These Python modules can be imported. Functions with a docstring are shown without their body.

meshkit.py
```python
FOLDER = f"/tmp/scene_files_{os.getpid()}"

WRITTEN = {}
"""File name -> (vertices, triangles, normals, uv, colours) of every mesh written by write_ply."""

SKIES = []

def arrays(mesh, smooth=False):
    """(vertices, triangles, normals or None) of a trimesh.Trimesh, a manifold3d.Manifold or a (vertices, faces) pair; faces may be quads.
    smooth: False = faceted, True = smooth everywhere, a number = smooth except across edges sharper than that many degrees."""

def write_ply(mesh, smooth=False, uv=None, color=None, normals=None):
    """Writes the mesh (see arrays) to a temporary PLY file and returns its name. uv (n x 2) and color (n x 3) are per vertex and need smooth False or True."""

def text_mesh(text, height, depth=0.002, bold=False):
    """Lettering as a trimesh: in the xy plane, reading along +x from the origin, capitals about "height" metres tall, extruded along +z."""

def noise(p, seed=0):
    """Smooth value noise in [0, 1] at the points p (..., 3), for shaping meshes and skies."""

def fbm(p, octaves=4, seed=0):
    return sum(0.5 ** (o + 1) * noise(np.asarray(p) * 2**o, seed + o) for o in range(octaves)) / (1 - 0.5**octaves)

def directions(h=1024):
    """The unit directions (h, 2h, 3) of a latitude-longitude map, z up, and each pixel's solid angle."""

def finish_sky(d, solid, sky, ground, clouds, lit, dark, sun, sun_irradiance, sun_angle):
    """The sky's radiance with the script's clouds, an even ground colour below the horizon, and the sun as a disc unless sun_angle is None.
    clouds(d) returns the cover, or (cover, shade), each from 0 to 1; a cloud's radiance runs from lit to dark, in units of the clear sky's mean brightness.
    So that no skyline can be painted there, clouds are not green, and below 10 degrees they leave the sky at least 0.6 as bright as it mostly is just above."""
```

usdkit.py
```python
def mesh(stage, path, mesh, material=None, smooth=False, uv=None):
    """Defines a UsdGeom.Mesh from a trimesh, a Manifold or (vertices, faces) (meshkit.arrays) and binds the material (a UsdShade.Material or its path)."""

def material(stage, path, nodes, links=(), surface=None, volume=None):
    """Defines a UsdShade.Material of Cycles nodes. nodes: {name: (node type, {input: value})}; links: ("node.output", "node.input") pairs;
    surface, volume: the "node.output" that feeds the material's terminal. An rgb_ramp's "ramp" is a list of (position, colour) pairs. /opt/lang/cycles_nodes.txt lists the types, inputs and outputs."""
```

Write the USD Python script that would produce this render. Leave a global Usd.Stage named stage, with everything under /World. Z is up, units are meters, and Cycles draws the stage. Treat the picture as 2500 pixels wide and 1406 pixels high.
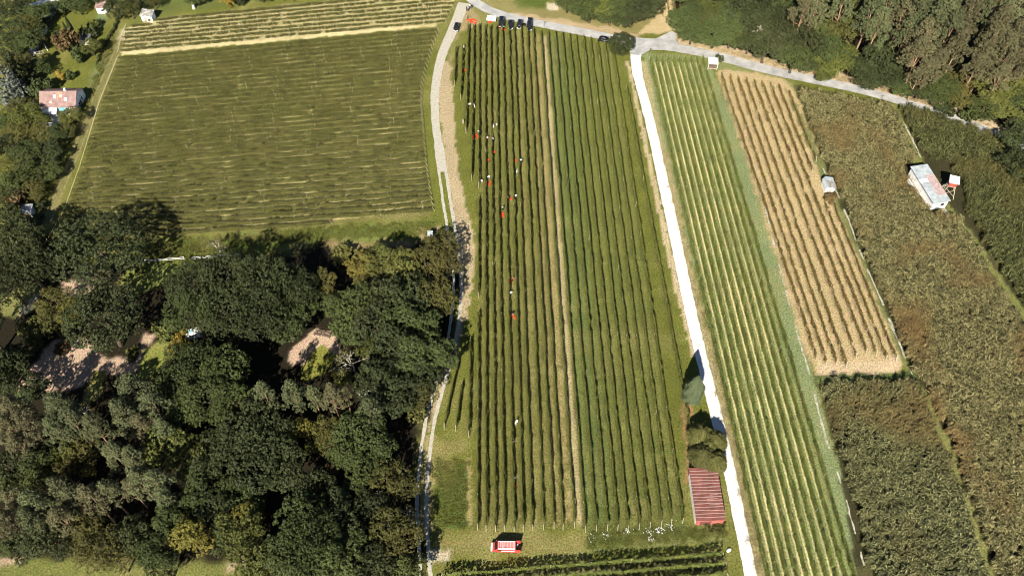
import math, random
import numpy as np, trimesh, shapely, manifold3d, usdkit, meshkit
from shapely.geometry import Polygon, LineString
from pxr import Gf, Sdf, Usd, UsdGeom, UsdLux, UsdShade, Vt

stage = Usd.Stage.CreateInMemory()
UsdGeom.SetStageUpAxis(stage, UsdGeom.Tokens.z)
UsdGeom.SetStageMetersPerUnit(stage, 1.0)
world = UsdGeom.Xform.Define(stage, '/World')
UsdGeom.Scope.Define(stage, '/World/Looks')
stage.SetDefaultPrim(world.GetPrim())
PI = math.pi

# ------------------------------------------------------------------ camera, sky, sun, exposure
FOC, HOR, ALT = 2150.0, 2903.0, 172.0          # focal length and horizon distance in photograph pixels, height above ground
GAM = math.atan(HOR / FOC)                      # downward pitch
cam = UsdGeom.Camera.Define(stage, '/World/camera')
cam.CreateHorizontalApertureAttr(36.0)
cam.CreateFocalLengthAttr(36.0 * FOC / 2500.0)
cam.CreateExposureAttr(1.12)
cam.CreateClippingRangeAttr((1.0, 20000.0))
_m = Gf.Matrix4d(1, 0, 0, 0, 0, math.sin(GAM), math.cos(GAM), 0, 0, -math.cos(GAM), math.sin(GAM), 0, 0, 0, ALT, 1)
cam.AddTransformOp().Set(_m)

SUN_EL, SUN_AZ = math.radians(38.0), math.radians(14.0)     # shadows fall towards azimuth 14 degrees (from +y to +x)
SUN = np.array([-math.sin(SUN_AZ) * math.cos(SUN_EL), -math.cos(SUN_AZ) * math.cos(SUN_EL), math.sin(SUN_EL)])
sky_mat = usdkit.material(stage, '/World/Looks/sky_look', {
    'tex': ('sky_texture', {'sky_type': 'single_scattering', 'sun_disc': False, 'sun_elevation': SUN_EL, 'sun_rotation': math.atan2(SUN[0], SUN[1]), 'altitude': 300.0, 'air_density': 0.7, 'aerosol_density': 0.15}),
    'bg': ('background_shader', {'strength': 0.05})}, [('tex.color', 'bg.color')], surface='bg.background')
dome = UsdLux.DomeLight.Define(stage, '/World/sky')
UsdShade.MaterialBindingAPI.Apply(dome.GetPrim()).Bind(sky_mat)
sun = UsdLux.DistantLight.Define(stage, '/World/sun')
sun.CreateIntensityAttr(1.25); sun.CreateAngleAttr(0.5); sun.CreateNormalizeAttr(True) if hasattr(sun, 'CreateNormalizeAttr') else None
UsdLux.LightAPI(sun.GetPrim()).CreateNormalizeAttr(True)
sun.CreateColorAttr(Gf.Vec3f(1.0, 0.94, 0.83))
_z = SUN; _x = np.cross([0, 0, 1], _z); _x /= np.linalg.norm(_x); _y = np.cross(_z, _x)
sun.AddTransformOp().Set(Gf.Matrix4d(*_x, 0, *_y, 0, *_z, 0, 0, 0, 0, 1))

# ------------------------------------------------------------------ where a spot of the photograph lies on the ground (metres)
def G(px, py, z=0.0):
    u, t = (px - 1250) / FOC, (py - 703) / FOC
    d = (ALT - z) / (math.sin(GAM) + t * math.cos(GAM))
    return np.array([u * d, d * (math.cos(GAM) - t * math.sin(GAM))])
def S(py):                                       # metres to photograph pixels, across the view
    return (math.sin(GAM) + (py - 703) / FOC * math.cos(GAM)) * FOC / ALT
def GP(pts, z=0.0): return np.array([G(x, y, z) for x, y in pts])

# ------------------------------------------------------------------ helpers
def numbered(name, parent='/World'):
    k, n = 0, name
    while stage.GetPrimAtPath(f'{parent}/{n}'):
        k += 1; n = f'{name}_{k:03d}'
    return n
_count = {}
def fresh(name, parent='/World'):
    k = _count.get((parent, name), 0); _count[(parent, name)] = k + 1
    return f'{parent}/{name}' + (f'_{k:03d}' if k else '')
def tag(prim, label=None, cat=None, group=None, kind=None):
    p = prim.GetPrim() if hasattr(prim, 'GetPrim') else prim
    for k, v in (('label', label), ('category', cat), ('group', group), ('kind', kind)):
        if v: p.SetCustomDataByKey(k, v)
    return p
def thing(name, label, cat, loc=(0, 0, 0), rotz=0.0, scale=None, group=None, kind=None):
    x = UsdGeom.Xform.Define(stage, fresh(name))
    x.AddTranslateOp().Set(Gf.Vec3d(*map(float, loc)))
    if rotz: x.AddRotateZOp().Set(math.degrees(rotz))
    if scale is not None: x.AddScaleOp().Set(Gf.Vec3f(*map(float, scale)))
    return tag(x, label, cat, group, kind)
def P_(parent): return str(parent.GetPath()) if hasattr(parent, 'GetPath') else parent
def part(name, mesh, mat, parent='/World', smooth=False, label=None):
    m = usdkit.mesh(stage, fresh(name, P_(parent)), mesh, mat, smooth=smooth)
    if label: tag(m, label)
    return m.GetPrim()
stage.CreateClassPrim('/World/prototypes')
def proto(name):
    return UsdGeom.Xform.Define(stage, '/World/prototypes/' + name).GetPrim()
def copy_of(pr, name, label, cat, loc, rotz=0.0, scale=None, group=None):
    o = thing(name, label, cat, loc, rotz, scale, group)
    o.GetReferences().AddInternalReference(pr.GetPath()); o.SetInstanceable(True)
    return o

class MB:
    """Collects shapes into one mesh."""
    def __init__(s): s.v, s.f, s.n = [], [], 0
    def add(s, v, f):
        v = np.asarray(v, float).reshape(-1, 3); f = np.asarray(f, int)
        if f.shape[1] == 4: f = np.vstack([f[:, [0, 1, 2]], f[:, [0, 2, 3]]])
        s.v.append(v); s.f.append(f + s.n); s.n += len(v); return s
    def box(s, c, size, rz=0.0, tilt=None):
        x, y, z = np.array(size) / 2
        v = np.array([[a * x, b * y, k * z] for k in (-1, 1) for b in (-1, 1) for a in (-1, 1)])
        if tilt is not None: v = v @ tilt.T
        ca, sa = math.cos(rz), math.sin(rz)
        v = v @ np.array([[ca, -sa, 0], [sa, ca, 0], [0, 0, 1]]).T + np.array(c)
        return s.add(v, [[0, 2, 3, 1], [4, 5, 7, 6], [0, 1, 5, 4], [1, 3, 7, 5], [3, 2, 6, 7], [2, 0, 4, 6]])
    def tube(s, pts, radii, n=6, cap=True):
        pts = np.asarray(pts, float); radii = np.broadcast_to(radii, len(pts))
        rings = []
        for i, p in enumerate(pts):
            d = pts[min(i + 1, len(pts) - 1)] - pts[max(i - 1, 0)]; d = d / max(np.linalg.norm(d), 1e-9)
            a = np.cross(d, [1, 0, 0] if abs(d[0]) < 0.8 else [0, 1, 0]); a /= np.linalg.norm(a); b = np.cross(d, a)
            t = np.arange(n) * 2 * PI / n
            rings.append(p + radii[i] * (np.outer(np.cos(t), a) + np.outer(np.sin(t), b)))
        v = np.vstack(rings); f = []
        for i in range(len(pts) - 1):
            for k in range(n):
                a, b = i * n + k, i * n + (k + 1) % n
                f += [[a, b, b + n], [a, b + n, a + n]]
        if cap:
            for k in range(1, n - 1):
                f.append([0, k + 1, k]); e = (len(pts) - 1) * n; f.append([e, e + k, e + k + 1])
        return s.add(v, f)
    def prism(s, poly, z0, z1):
        m = trimesh.creation.extrude_polygon(Polygon(poly), z1 - z0, engine='earcut')
        return s.add(m.vertices + [0, 0, z0], m.faces)
    def loft(s, secs, cap=True):
        secs = np.asarray(secs, float); k, n = secs.shape[:2]; f = []
        for i in range(k - 1):
            for j in range(n):
                a, b = i * n + j, i * n + (j + 1) % n
                f += [[a, b, b + n], [a, b + n, a + n]]
        if cap:
            for j in range(1, n - 1):
                f.append([0, j + 1, j]); e = (k - 1) * n; f.append([e, e + j, e + j + 1])
        return s.add(secs.reshape(-1, 3), f)
    def quad(s, *p): return s.add(p, [[0, 1, 2, 3]])
    def slab(s, p, t):
        """A panel: the quad p thickened by t against its normal."""
        p = np.asarray(p, float); n = np.cross(p[1] - p[0], p[3] - p[0]); n /= np.linalg.norm(n); q = p - n * t
        v = np.vstack([p, q])
        return s.add(v, [[0, 1, 2, 3], [7, 6, 5, 4], [0, 4, 5, 1], [1, 5, 6, 2], [2, 6, 7, 3], [3, 7, 4, 0]])
    def cyl(s, c, r, h, axis='z', n=12):
        d = {'x': [1, 0, 0], 'y': [0, 1, 0], 'z': [0, 0, 1]}[axis]; d = np.array(d, float) * h / 2
        return s.tube([np.array(c) - d, np.array(c) + d], [r, r], n)
    @property
    def mesh(s): return (np.vstack(s.v), np.vstack(s.f))

# ------------------------------------------------------------------ materials
L = '/World/Looks/'
def noise_mat(name, c1, c2, scale=1.0, detail=4.0, rough=0.85, bump=0.0, bump_scale=None, lo=0.35, hi=0.65, spec=0.3, attr=None):
    """Two colours mixed by world-space noise; attr multiplies a mesh colour in."""
    n = {'geo': ('geometry', {}), 'no': ('noise_texture', {'scale': scale, 'detail': detail, 'roughness': 0.6}),
         'ra': ('rgb_ramp', {'ramp': [(lo, c1), (hi, c2)]}), 'p': ('principled_bsdf', {'roughness': rough, 'specular_ior_level': spec})}
    l = [('geo.position', 'no.vector'), ('no.fac', 'ra.fac'), ('ra.color', 'p.base_color')]
    if bump:
        n['nb'] = ('noise_texture', {'scale': bump_scale or scale * 3, 'detail': 3.0}); n['b'] = ('bump', {'strength': bump, 'distance': 0.12})
        l += [('geo.position', 'nb.vector'), ('nb.fac', 'b.height'), ('b.normal', 'p.normal')]
    return usdkit.material(stage, L + name, n, l, surface='p.BSDF')
def plain(name, c, rough=0.6, spec=0.4, metallic=0.0, coat=0.0):
    """Paint, plastic, metal: one colour with a little grime."""
    c = np.array(c)
    return usdkit.material(stage, L + name, {'geo': ('geometry', {}), 'no': ('noise_texture', {'scale': 3.0, 'detail': 4.0}),
        'ra': ('rgb_ramp', {'ramp': [(0.3, tuple(c * 0.82)), (0.65, tuple(np.minimum(c * 1.06, 0.95)))]}),
        'p': ('principled_bsdf', {'roughness': rough, 'specular_ior_level': spec, 'metallic': metallic, 'coat_weight': coat})},
        [('geo.position', 'no.vector'), ('no.fac', 'ra.fac'), ('ra.color', 'p.base_color')], surface='p.BSDF')
def leaf_mat(name, c1, c2, c3=None, trans=0.12, patch=0.05, rough=0.6):
    """Leaves: each leaf face its own tone between c1 and c2, each plant a little different, patches of c3 by place."""
    c3 = c3 or c2
    n = {'geo': ('geometry', {}), 'oi': ('object_info', {}), 'no': ('noise_texture', {'scale': patch, 'detail': 3.0}),
         'at': ('attribute', {'attribute': 'tint'}),
         'ra': ('rgb_ramp', {'ramp': [(0.0, c1), (1.0, c2)]}),
         'mr': ('map_range', {'from_min': 0.5, 'from_max': 0.68, 'to_min': 0.0, 'to_max': 0.8, 'clamp': True}),
         'mx': ('mix_color', {'b': c3}),
         'hv': ('hsv', {}), 'vv': ('map_range', {'from_min': 0.0, 'from_max': 1.0, 'to_min': 0.78, 'to_max': 1.25}),
         'p': ('principled_bsdf', {'roughness': rough, 'specular_ior_level': 0.25}), 't': ('translucent_bsdf', {}), 'm': ('mix_closure', {'fac': trans})}
    l = [('geo.position', 'no.vector'), ('at.fac', 'ra.fac'), ('no.fac', 'mr.value'), ('mr.result', 'mx.fac'), ('ra.color', 'mx.a'), ('mx.result', 'hv.color'),
         ('oi.random', 'vv.value'), ('vv.result', 'hv.value'), ('hv.color', 'p.base_color'), ('hv.color', 't.color'), ('p.BSDF', 'm.closure1'), ('t.BSDF', 'm.closure2')]
    return usdkit.material(stage, L + name, n, l, surface='m.closure')

M = {}
M['vine_green'] = leaf_mat('vine_green', (0.052, 0.060, 0.009), (0.142, 0.150, 0.027), (0.123, 0.116, 0.025), patch=0.12)
M['vine_olive'] = leaf_mat('vine_olive', (0.043, 0.046, 0.009), (0.119, 0.114, 0.026), (0.095, 0.087, 0.022), patch=0.1)
M['vine_bright'] = leaf_mat('vine_bright', (0.057, 0.076, 0.010), (0.152, 0.175, 0.036), (0.133, 0.136, 0.032), patch=0.1)
M['vine_gold'] = leaf_mat('vine_gold', (0.075, 0.055, 0.014), (0.21, 0.15, 0.04), (0.13, 0.075, 0.025), patch=0.12)
M['oak_dark'] = leaf_mat('oak_dark', (0.022, 0.030, 0.009), (0.060, 0.072, 0.024), (0.05, 0.055, 0.018))
M['oak_green'] = leaf_mat('oak_green', (0.030, 0.043, 0.011), (0.080, 0.100, 0.028), (0.07, 0.08, 0.02))
M['oak_olive'] = leaf_mat('oak_olive', (0.048, 0.050, 0.012), (0.125, 0.120, 0.030), (0.11, 0.095, 0.025))
M['oak_yellow'] = leaf_mat('oak_yellow', (0.080, 0.075, 0.013), (0.200, 0.175, 0.033), (0.17, 0.13, 0.025))
M['oak_lime'] = leaf_mat('oak_lime', (0.055, 0.065, 0.012), (0.135, 0.145, 0.033), (0.12, 0.12, 0.03))
M['needle_grey'] = leaf_mat('needle_grey', (0.050, 0.060, 0.022), (0.130, 0.145, 0.062), (0.125, 0.125, 0.055), trans=0.1)
M['needle_brown'] = leaf_mat('needle_brown', (0.060, 0.056, 0.025), (0.145, 0.130, 0.060), (0.12, 0.11, 0.05), trans=0.1)
M['needle_blue'] = leaf_mat('needle_blue', (0.06, 0.068, 0.05), (0.165, 0.18, 0.145), trans=0.1)
M['thuja_leaf'] = leaf_mat('thuja_leaf', (0.05, 0.065, 0.03), (0.125, 0.155, 0.075), trans=0.1)
M['brown_leaf'] = leaf_mat('brown_leaf', (0.07, 0.045, 0.016), (0.155, 0.105, 0.04))
M['gold_leaf'] = leaf_mat('gold_leaf', (0.16, 0.11, 0.016), (0.38, 0.27, 0.04))
M['hedge_leaf'] = leaf_mat('hedge_leaf', (0.022, 0.03, 0.009), (0.06, 0.07, 0.02))
M['corn_mixed'] = leaf_mat('corn_mixed', (0.030, 0.032, 0.010), (0.34, 0.30, 0.13), (0.19, 0.12, 0.045), patch=0.06, trans=0.2)
M['corn_dark'] = leaf_mat('corn_dark', (0.020, 0.026, 0.008), (0.19, 0.19, 0.065), (0.12, 0.095, 0.03), patch=0.05, trans=0.2)
M['corn_lower'] = leaf_mat('corn_lower', (0.022, 0.028, 0.009), (0.27, 0.26, 0.11), (0.15, 0.11, 0.04), patch=0.06, trans=0.2)
M['meadow'] = leaf_mat('meadow', (0.071, 0.082, 0.013), (0.180, 0.184, 0.040), (0.228, 0.194, 0.065), patch=0.1)
M['fresh_grass'] = leaf_mat('fresh_grass', (0.057, 0.076, 0.013), (0.152, 0.175, 0.040), (0.162, 0.155, 0.040), patch=0.08)
M['straw_grass'] = leaf_mat('straw_grass', (0.18, 0.14, 0.06), (0.36, 0.29, 0.15), patch=0.1)
M['bark'] = noise_mat('bark', (0.05, 0.038, 0.025), (0.12, 0.09, 0.06), 6, bump=0.5)
M['pine_bark'] = noise_mat('pine_bark', (0.20, 0.11, 0.06), (0.36, 0.24, 0.15), 3, bump=0.4)
M['dead_wood'] = noise_mat('dead_wood', (0.38, 0.33, 0.26), (0.62, 0.57, 0.48), 4)
M['post_wood'] = noise_mat('post_wood', (0.35, 0.30, 0.2), (0.6, 0.54, 0.4), 3)
M['stem_wood'] = noise_mat('stem_wood', (0.05, 0.035, 0.02), (0.1, 0.07, 0.045), 5)
M['asphalt'] = noise_mat('asphalt', (0.25, 0.245, 0.235), (0.40, 0.39, 0.37), 0.35, detail=8, bump=0.1, bump_scale=6)
M['gravel_white'] = noise_mat('gravel_white', (0.36, 0.345, 0.31), (0.60, 0.59, 0.565), 0.5, detail=8, bump=0.15, bump_scale=5, lo=0.2, hi=0.5)
M['track_white'] = noise_mat('track_white', (0.30, 0.265, 0.19), (0.42, 0.40, 0.345), 1.6, detail=9, bump=0.2, bump_scale=4, lo=0.34, hi=0.62)
M['edging'] = noise_mat('edging', (0.2, 0.19, 0.12), (0.42, 0.40, 0.34), 1.2, detail=8, lo=0.38, hi=0.6)
M['dirt_tan'] = noise_mat('dirt_tan', (0.25, 0.19, 0.10), (0.45, 0.36, 0.25), 0.5, detail=8, bump=0.3, bump_scale=3, lo=0.3, hi=0.6)
M['dirt_pink'] = noise_mat('dirt_pink', (0.26, 0.17, 0.11), (0.44, 0.33, 0.25), 0.5, detail=8, bump=0.3, bump_scale=3, lo=0.3, hi=0.6)
M['render_white'] = noise_mat('render_white', (0.62, 0.6, 0.55), (0.82, 0.81, 0.78), 1.2, detail=5)
M['render_stained'] = noise_mat('render_stained', (0.45, 0.40, 0.34), (0.75, 0.71, 0.66), 0.9, detail=6)
M['roof_tile'] = noise_mat('roof_tile', (0.19, 0.115, 0.10), (0.29, 0.195, 0.175), 1.0, detail=7, bump=0.5, bump_scale=4)
M['roof_orange'] = noise_mat('roof_orange', (0.4, 0.17, 0.1), (0.5, 0.24, 0.15), 1.5)
M['roof_grey'] = noise_mat('roof_grey', (0.26, 0.29, 0.30), (0.42, 0.46, 0.47), 0.9, detail=7)
M['roof_pink'] = noise_mat('roof_pink', (0.30, 0.22, 0.20), (0.48, 0.36, 0.34), 1.6, detail=7)
M['roof_mossy'] = noise_mat('roof_mossy', (0.10, 0.09, 0.075), (0.42, 0.40, 0.37), 1.4, detail=7)
M['roof_dark'] = noise_mat('roof_dark', (0.05, 0.05, 0.05), (0.11, 0.105, 0.1), 1.0)
M['barn_red'] = noise_mat('barn_red', (0.085, 0.035, 0.028), (0.22, 0.075, 0.06), 0.55, detail=7, lo=0.3, hi=0.68)
M['barn_front'] = noise_mat('barn_front', (0.30, 0.08, 0.06), (0.45, 0.14, 0.11), 1.0)
M['lath_pale'] = noise_mat('lath_pale', (0.42, 0.28, 0.23), (0.6, 0.45, 0.4), 1.0)
M['white_paint'] = plain('white_paint', (0.8, 0.8, 0.78), 0.5)
M['cream'] = plain('cream', (0.6, 0.55, 0.45), 0.7)
M['grey_metal'] = plain('grey_metal', (0.35, 0.36, 0.37), 0.45, metallic=0.5)
M['black_paint'] = plain('black_paint', (0.010, 0.010, 0.012), 0.25, coat=0.6)
M['van_red'] = plain('van_red', (0.55, 0.06, 0.055), 0.3, coat=0.5)
M['van_roof'] = plain('van_roof', (0.62, 0.20, 0.18), 0.4, coat=0.3)
M['glass_dark'] = plain('glass_dark', (0.012, 0.014, 0.016), 0.08, spec=0.6)
M['tyre'] = plain('tyre', (0.02, 0.02, 0.02), 0.85)
M['rim'] = plain('rim', (0.5, 0.5, 0.5), 0.35, metallic=0.8)
M['lamp_clear'] = plain('lamp_clear', (0.75, 0.75, 0.75), 0.15)
M['lamp_red'] = plain('lamp_red', (0.4, 0.02, 0.02), 0.2)
M['crate_red'] = plain('crate_red', (0.62, 0.055, 0.022), 0.5)
M['grape'] = plain('grape', (0.10, 0.09, 0.03), 0.5)
M['tower_red'] = noise_mat('tower_red', (0.28, 0.055, 0.035), (0.42, 0.10, 0.07), 2.0)
M['timber'] = noise_mat('timber', (0.30, 0.25, 0.18), (0.5, 0.44, 0.35), 3.0)
M['timber_dark'] = noise_mat('timber_dark', (0.07, 0.05, 0.035), (0.15, 0.11, 0.08), 3.0)
M['blue_tarp'] = plain('blue_tarp', (0.16, 0.42, 0.5), 0.5)
M['petal_white'] = plain('petal_white', (0.75, 0.77, 0.72), 0.6)
M['skin'] = plain('skin', (0.45, 0.27, 0.19), 0.6)
M['eye_dark'] = plain('eye_dark', (0.02, 0.015, 0.01), 0.3)
for n, c in dict(white=(0.78, 0.77, 0.74), grey=(0.28, 0.28, 0.29), black=(0.015, 0.015, 0.018), navy=(0.03, 0.04, 0.09), red=(0.5, 0.05, 0.04), denim=(0.07, 0.10, 0.17), beige=(0.45, 0.38, 0.27), green=(0.05, 0.10, 0.05)).items():
    M['cloth_' + n] = plain('cloth_' + n, c, 0.9, 0.1)
for n, c in dict(brown=(0.06, 0.035, 0.02), blond=(0.35, 0.25, 0.12), grey=(0.35, 0.34, 0.33)).items():
    M['hair_' + n] = plain('hair_' + n, c, 0.7)
# ------------------------------------------------------------------ vineyard rows, laid out first because the alleys between them colour the ground
def rows_between(a0, a1, b0, b1, n):
    """n straight rows on the ground from the line a0-a1 (first row) to b0-b1 (last row), given as spots of the photograph."""
    A0, A1, B0, B1 = (G(*p) for p in (a0, a1, b0, b1))
    return [(A0 + (B0 - A0) * i / (n - 1), A1 + (B1 - A1) * i / (n - 1)) for i in range(n)]
def clip_rows(rows, poly, shrink=0.0):
    pg, out = Polygon(GP(poly)), []
    for a, b in rows:
        d = (b - a); g = LineString([a - d * 0.6, b + d * 0.6]).intersection(pg)
        g = max(getattr(g, 'geoms', [g]), key=lambda q: q.length)
        if g.length < 4: continue
        c = np.array(g.coords); c = c[[0, -1]]
        if (c[1] - c[0]) @ d < 0: c = c[::-1]
        out.append((c[0], c[1]))
    return out
# the wide left vineyard: rows from the bottom edge upwards, each from its left end to its right end
_nA = int(round(abs((G(700, 559) - G(700, 101))[1]) / 2.0)) + 1
POLY_A = [(296, 143), (1066, 78), (1050, 120), (1035, 175), (1026, 215), (1024, 260), (1030, 320), (1036, 400), (1046, 470), (1056, 528), (700, 556), (372, 583), (120, 600), (166, 520), (205, 410), (250, 260)]
ROWS_A = clip_rows(rows_between((372, 577), (1053, 531), (296, 139), (1066, 68), _nA), POLY_A)
# the sunlit vineyard above it
POLY_U = [(296, 130), (310, 70), (392, 46), (620, 25), (960, -12), (1120, -28), (1108, 8), (1082, 60), (700, 96)]
ROWS_U = clip_rows(rows_between((296, 128), (1082, 56), (380, 44), (1118, -30), 9), POLY_U)
# the large middle vineyard: rows from left to right, each from its lower end to its upper end
_top = [1170, 1184, 1197, 1211, 1226, 1242, 1255, 1272, 1287, 1301, 1320, 1337, 1355, 1372, 1389, 1405, 1424, 1440, 1457, 1475, 1497]
_topy = [70, 72, 73, 74, 75, 76, 78, 80, 82, 84, 86, 88, 90, 92, 94, 97, 100, 103, 108, 113, 134]
_bot = [1166, 1187, 1210, 1231, 1255, 1277, 1299, 1327, 1352, 1374, 1402, 1428, 1455, 1482, 1507, 1532, 1559, 1585.5, 1613, 1637, 1665]
_boty = [1285, 1288, 1288, 1288, 1288, 1288, 1286, 1284, 1281, 1284, 1279, 1290, 1288, 1286, 1286, 1286, 1284, 1280, 1276, 1272, 1268]
ROWS_B = []
for i in range(21):
    a, b = G(_bot[i], _boty[i]), G(_top[i], _topy[i])
    if i == 0:
        at = lambda y: a + (b - a) * ((G(1170, y)[1] - a[1]) / (b[1] - a[1]))
        ROWS_B += [(a, at(772)), (at(722), at(490)), (at(455), b)]
    else: ROWS_B.append((a, b))
ROWS_B.append((G(1688, 1075), G(1529, 222)))
ROWS_B = [(G(1114, 1045), G(1127, 947)), (G(1086, 1040), G(1124, 867)), (G(1145, 1060), G(1149, 836)), (G(1110, 207), G(1114, 125)), (G(1125, 240), G(1130, 122)),
          (G(1138, 322), G(1144, 70)), (G(1151, 437), G(1157, 70))] + ROWS_B
# the bright vineyard right of the white path
ROWS_C = []
for i in range(10):
    q = i / 9
    ROWS_C.append((G(1880 + q * 215, 1450), G(1586 + q * 128, 149 - q * 3)))
# the dry golden vineyard
ROWS_D = []
for i in range(9):
    q = i / 8
    a, b = G(1990 + q * 195, (872, 885, 886, 891, 868, 858, 862, 872, 876)[i]), G(1760 + q * 159, 186 + q * 31)
    if i >= 7:
        m = lambda y: b + (a - b) * ((G(1990, y)[1] - b[1]) / (a[1] - b[1]))
        ROWS_D += [(a, m(503)), (m(418 if i == 7 else 392), b)]
    else: ROWS_D.append((a, b))
# the tall rows along the bottom edge and the few rows of a plot behind the road
ROWS_E = [(G(1085, 1409), G(1757, 1357)), (G(1060, 1436), G(1764, 1381)), (G(1050, 1462), G(1768, 1408))]
ROWS_F = [(G(1617 + 15 * i, 44 - 6 * i), G(1611 + 14 * i, -25)) for i in range(4)]

# ------------------------------------------------------------------ the ground: one sheet, its cover by place
GRASS, LUSH, MOWN, DRY, STRAW = (0.112, 0.118, 0.023), (0.075, 0.10, 0.018), (0.13, 0.135, 0.03), (0.19, 0.165, 0.062), (0.33, 0.27, 0.14)
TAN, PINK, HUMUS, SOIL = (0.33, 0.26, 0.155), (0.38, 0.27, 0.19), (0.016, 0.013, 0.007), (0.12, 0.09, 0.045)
PALEGREEN = (0.16, 0.19, 0.085)
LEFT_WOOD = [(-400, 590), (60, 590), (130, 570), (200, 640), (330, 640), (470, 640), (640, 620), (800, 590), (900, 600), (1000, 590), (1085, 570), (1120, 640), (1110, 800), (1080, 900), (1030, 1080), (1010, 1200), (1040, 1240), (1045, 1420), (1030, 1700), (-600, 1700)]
UPPER_WOOD = [(1650, 95), (1700, 100), (1800, 130), (1900, 155), (2000, 175), (2100, 200), (2200, 225), (2300, 260), (2400, 295), (2460, 310), (2600, 380), (2900, 300), (2700, -200), (1600, -200), (1640, 0)]
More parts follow.
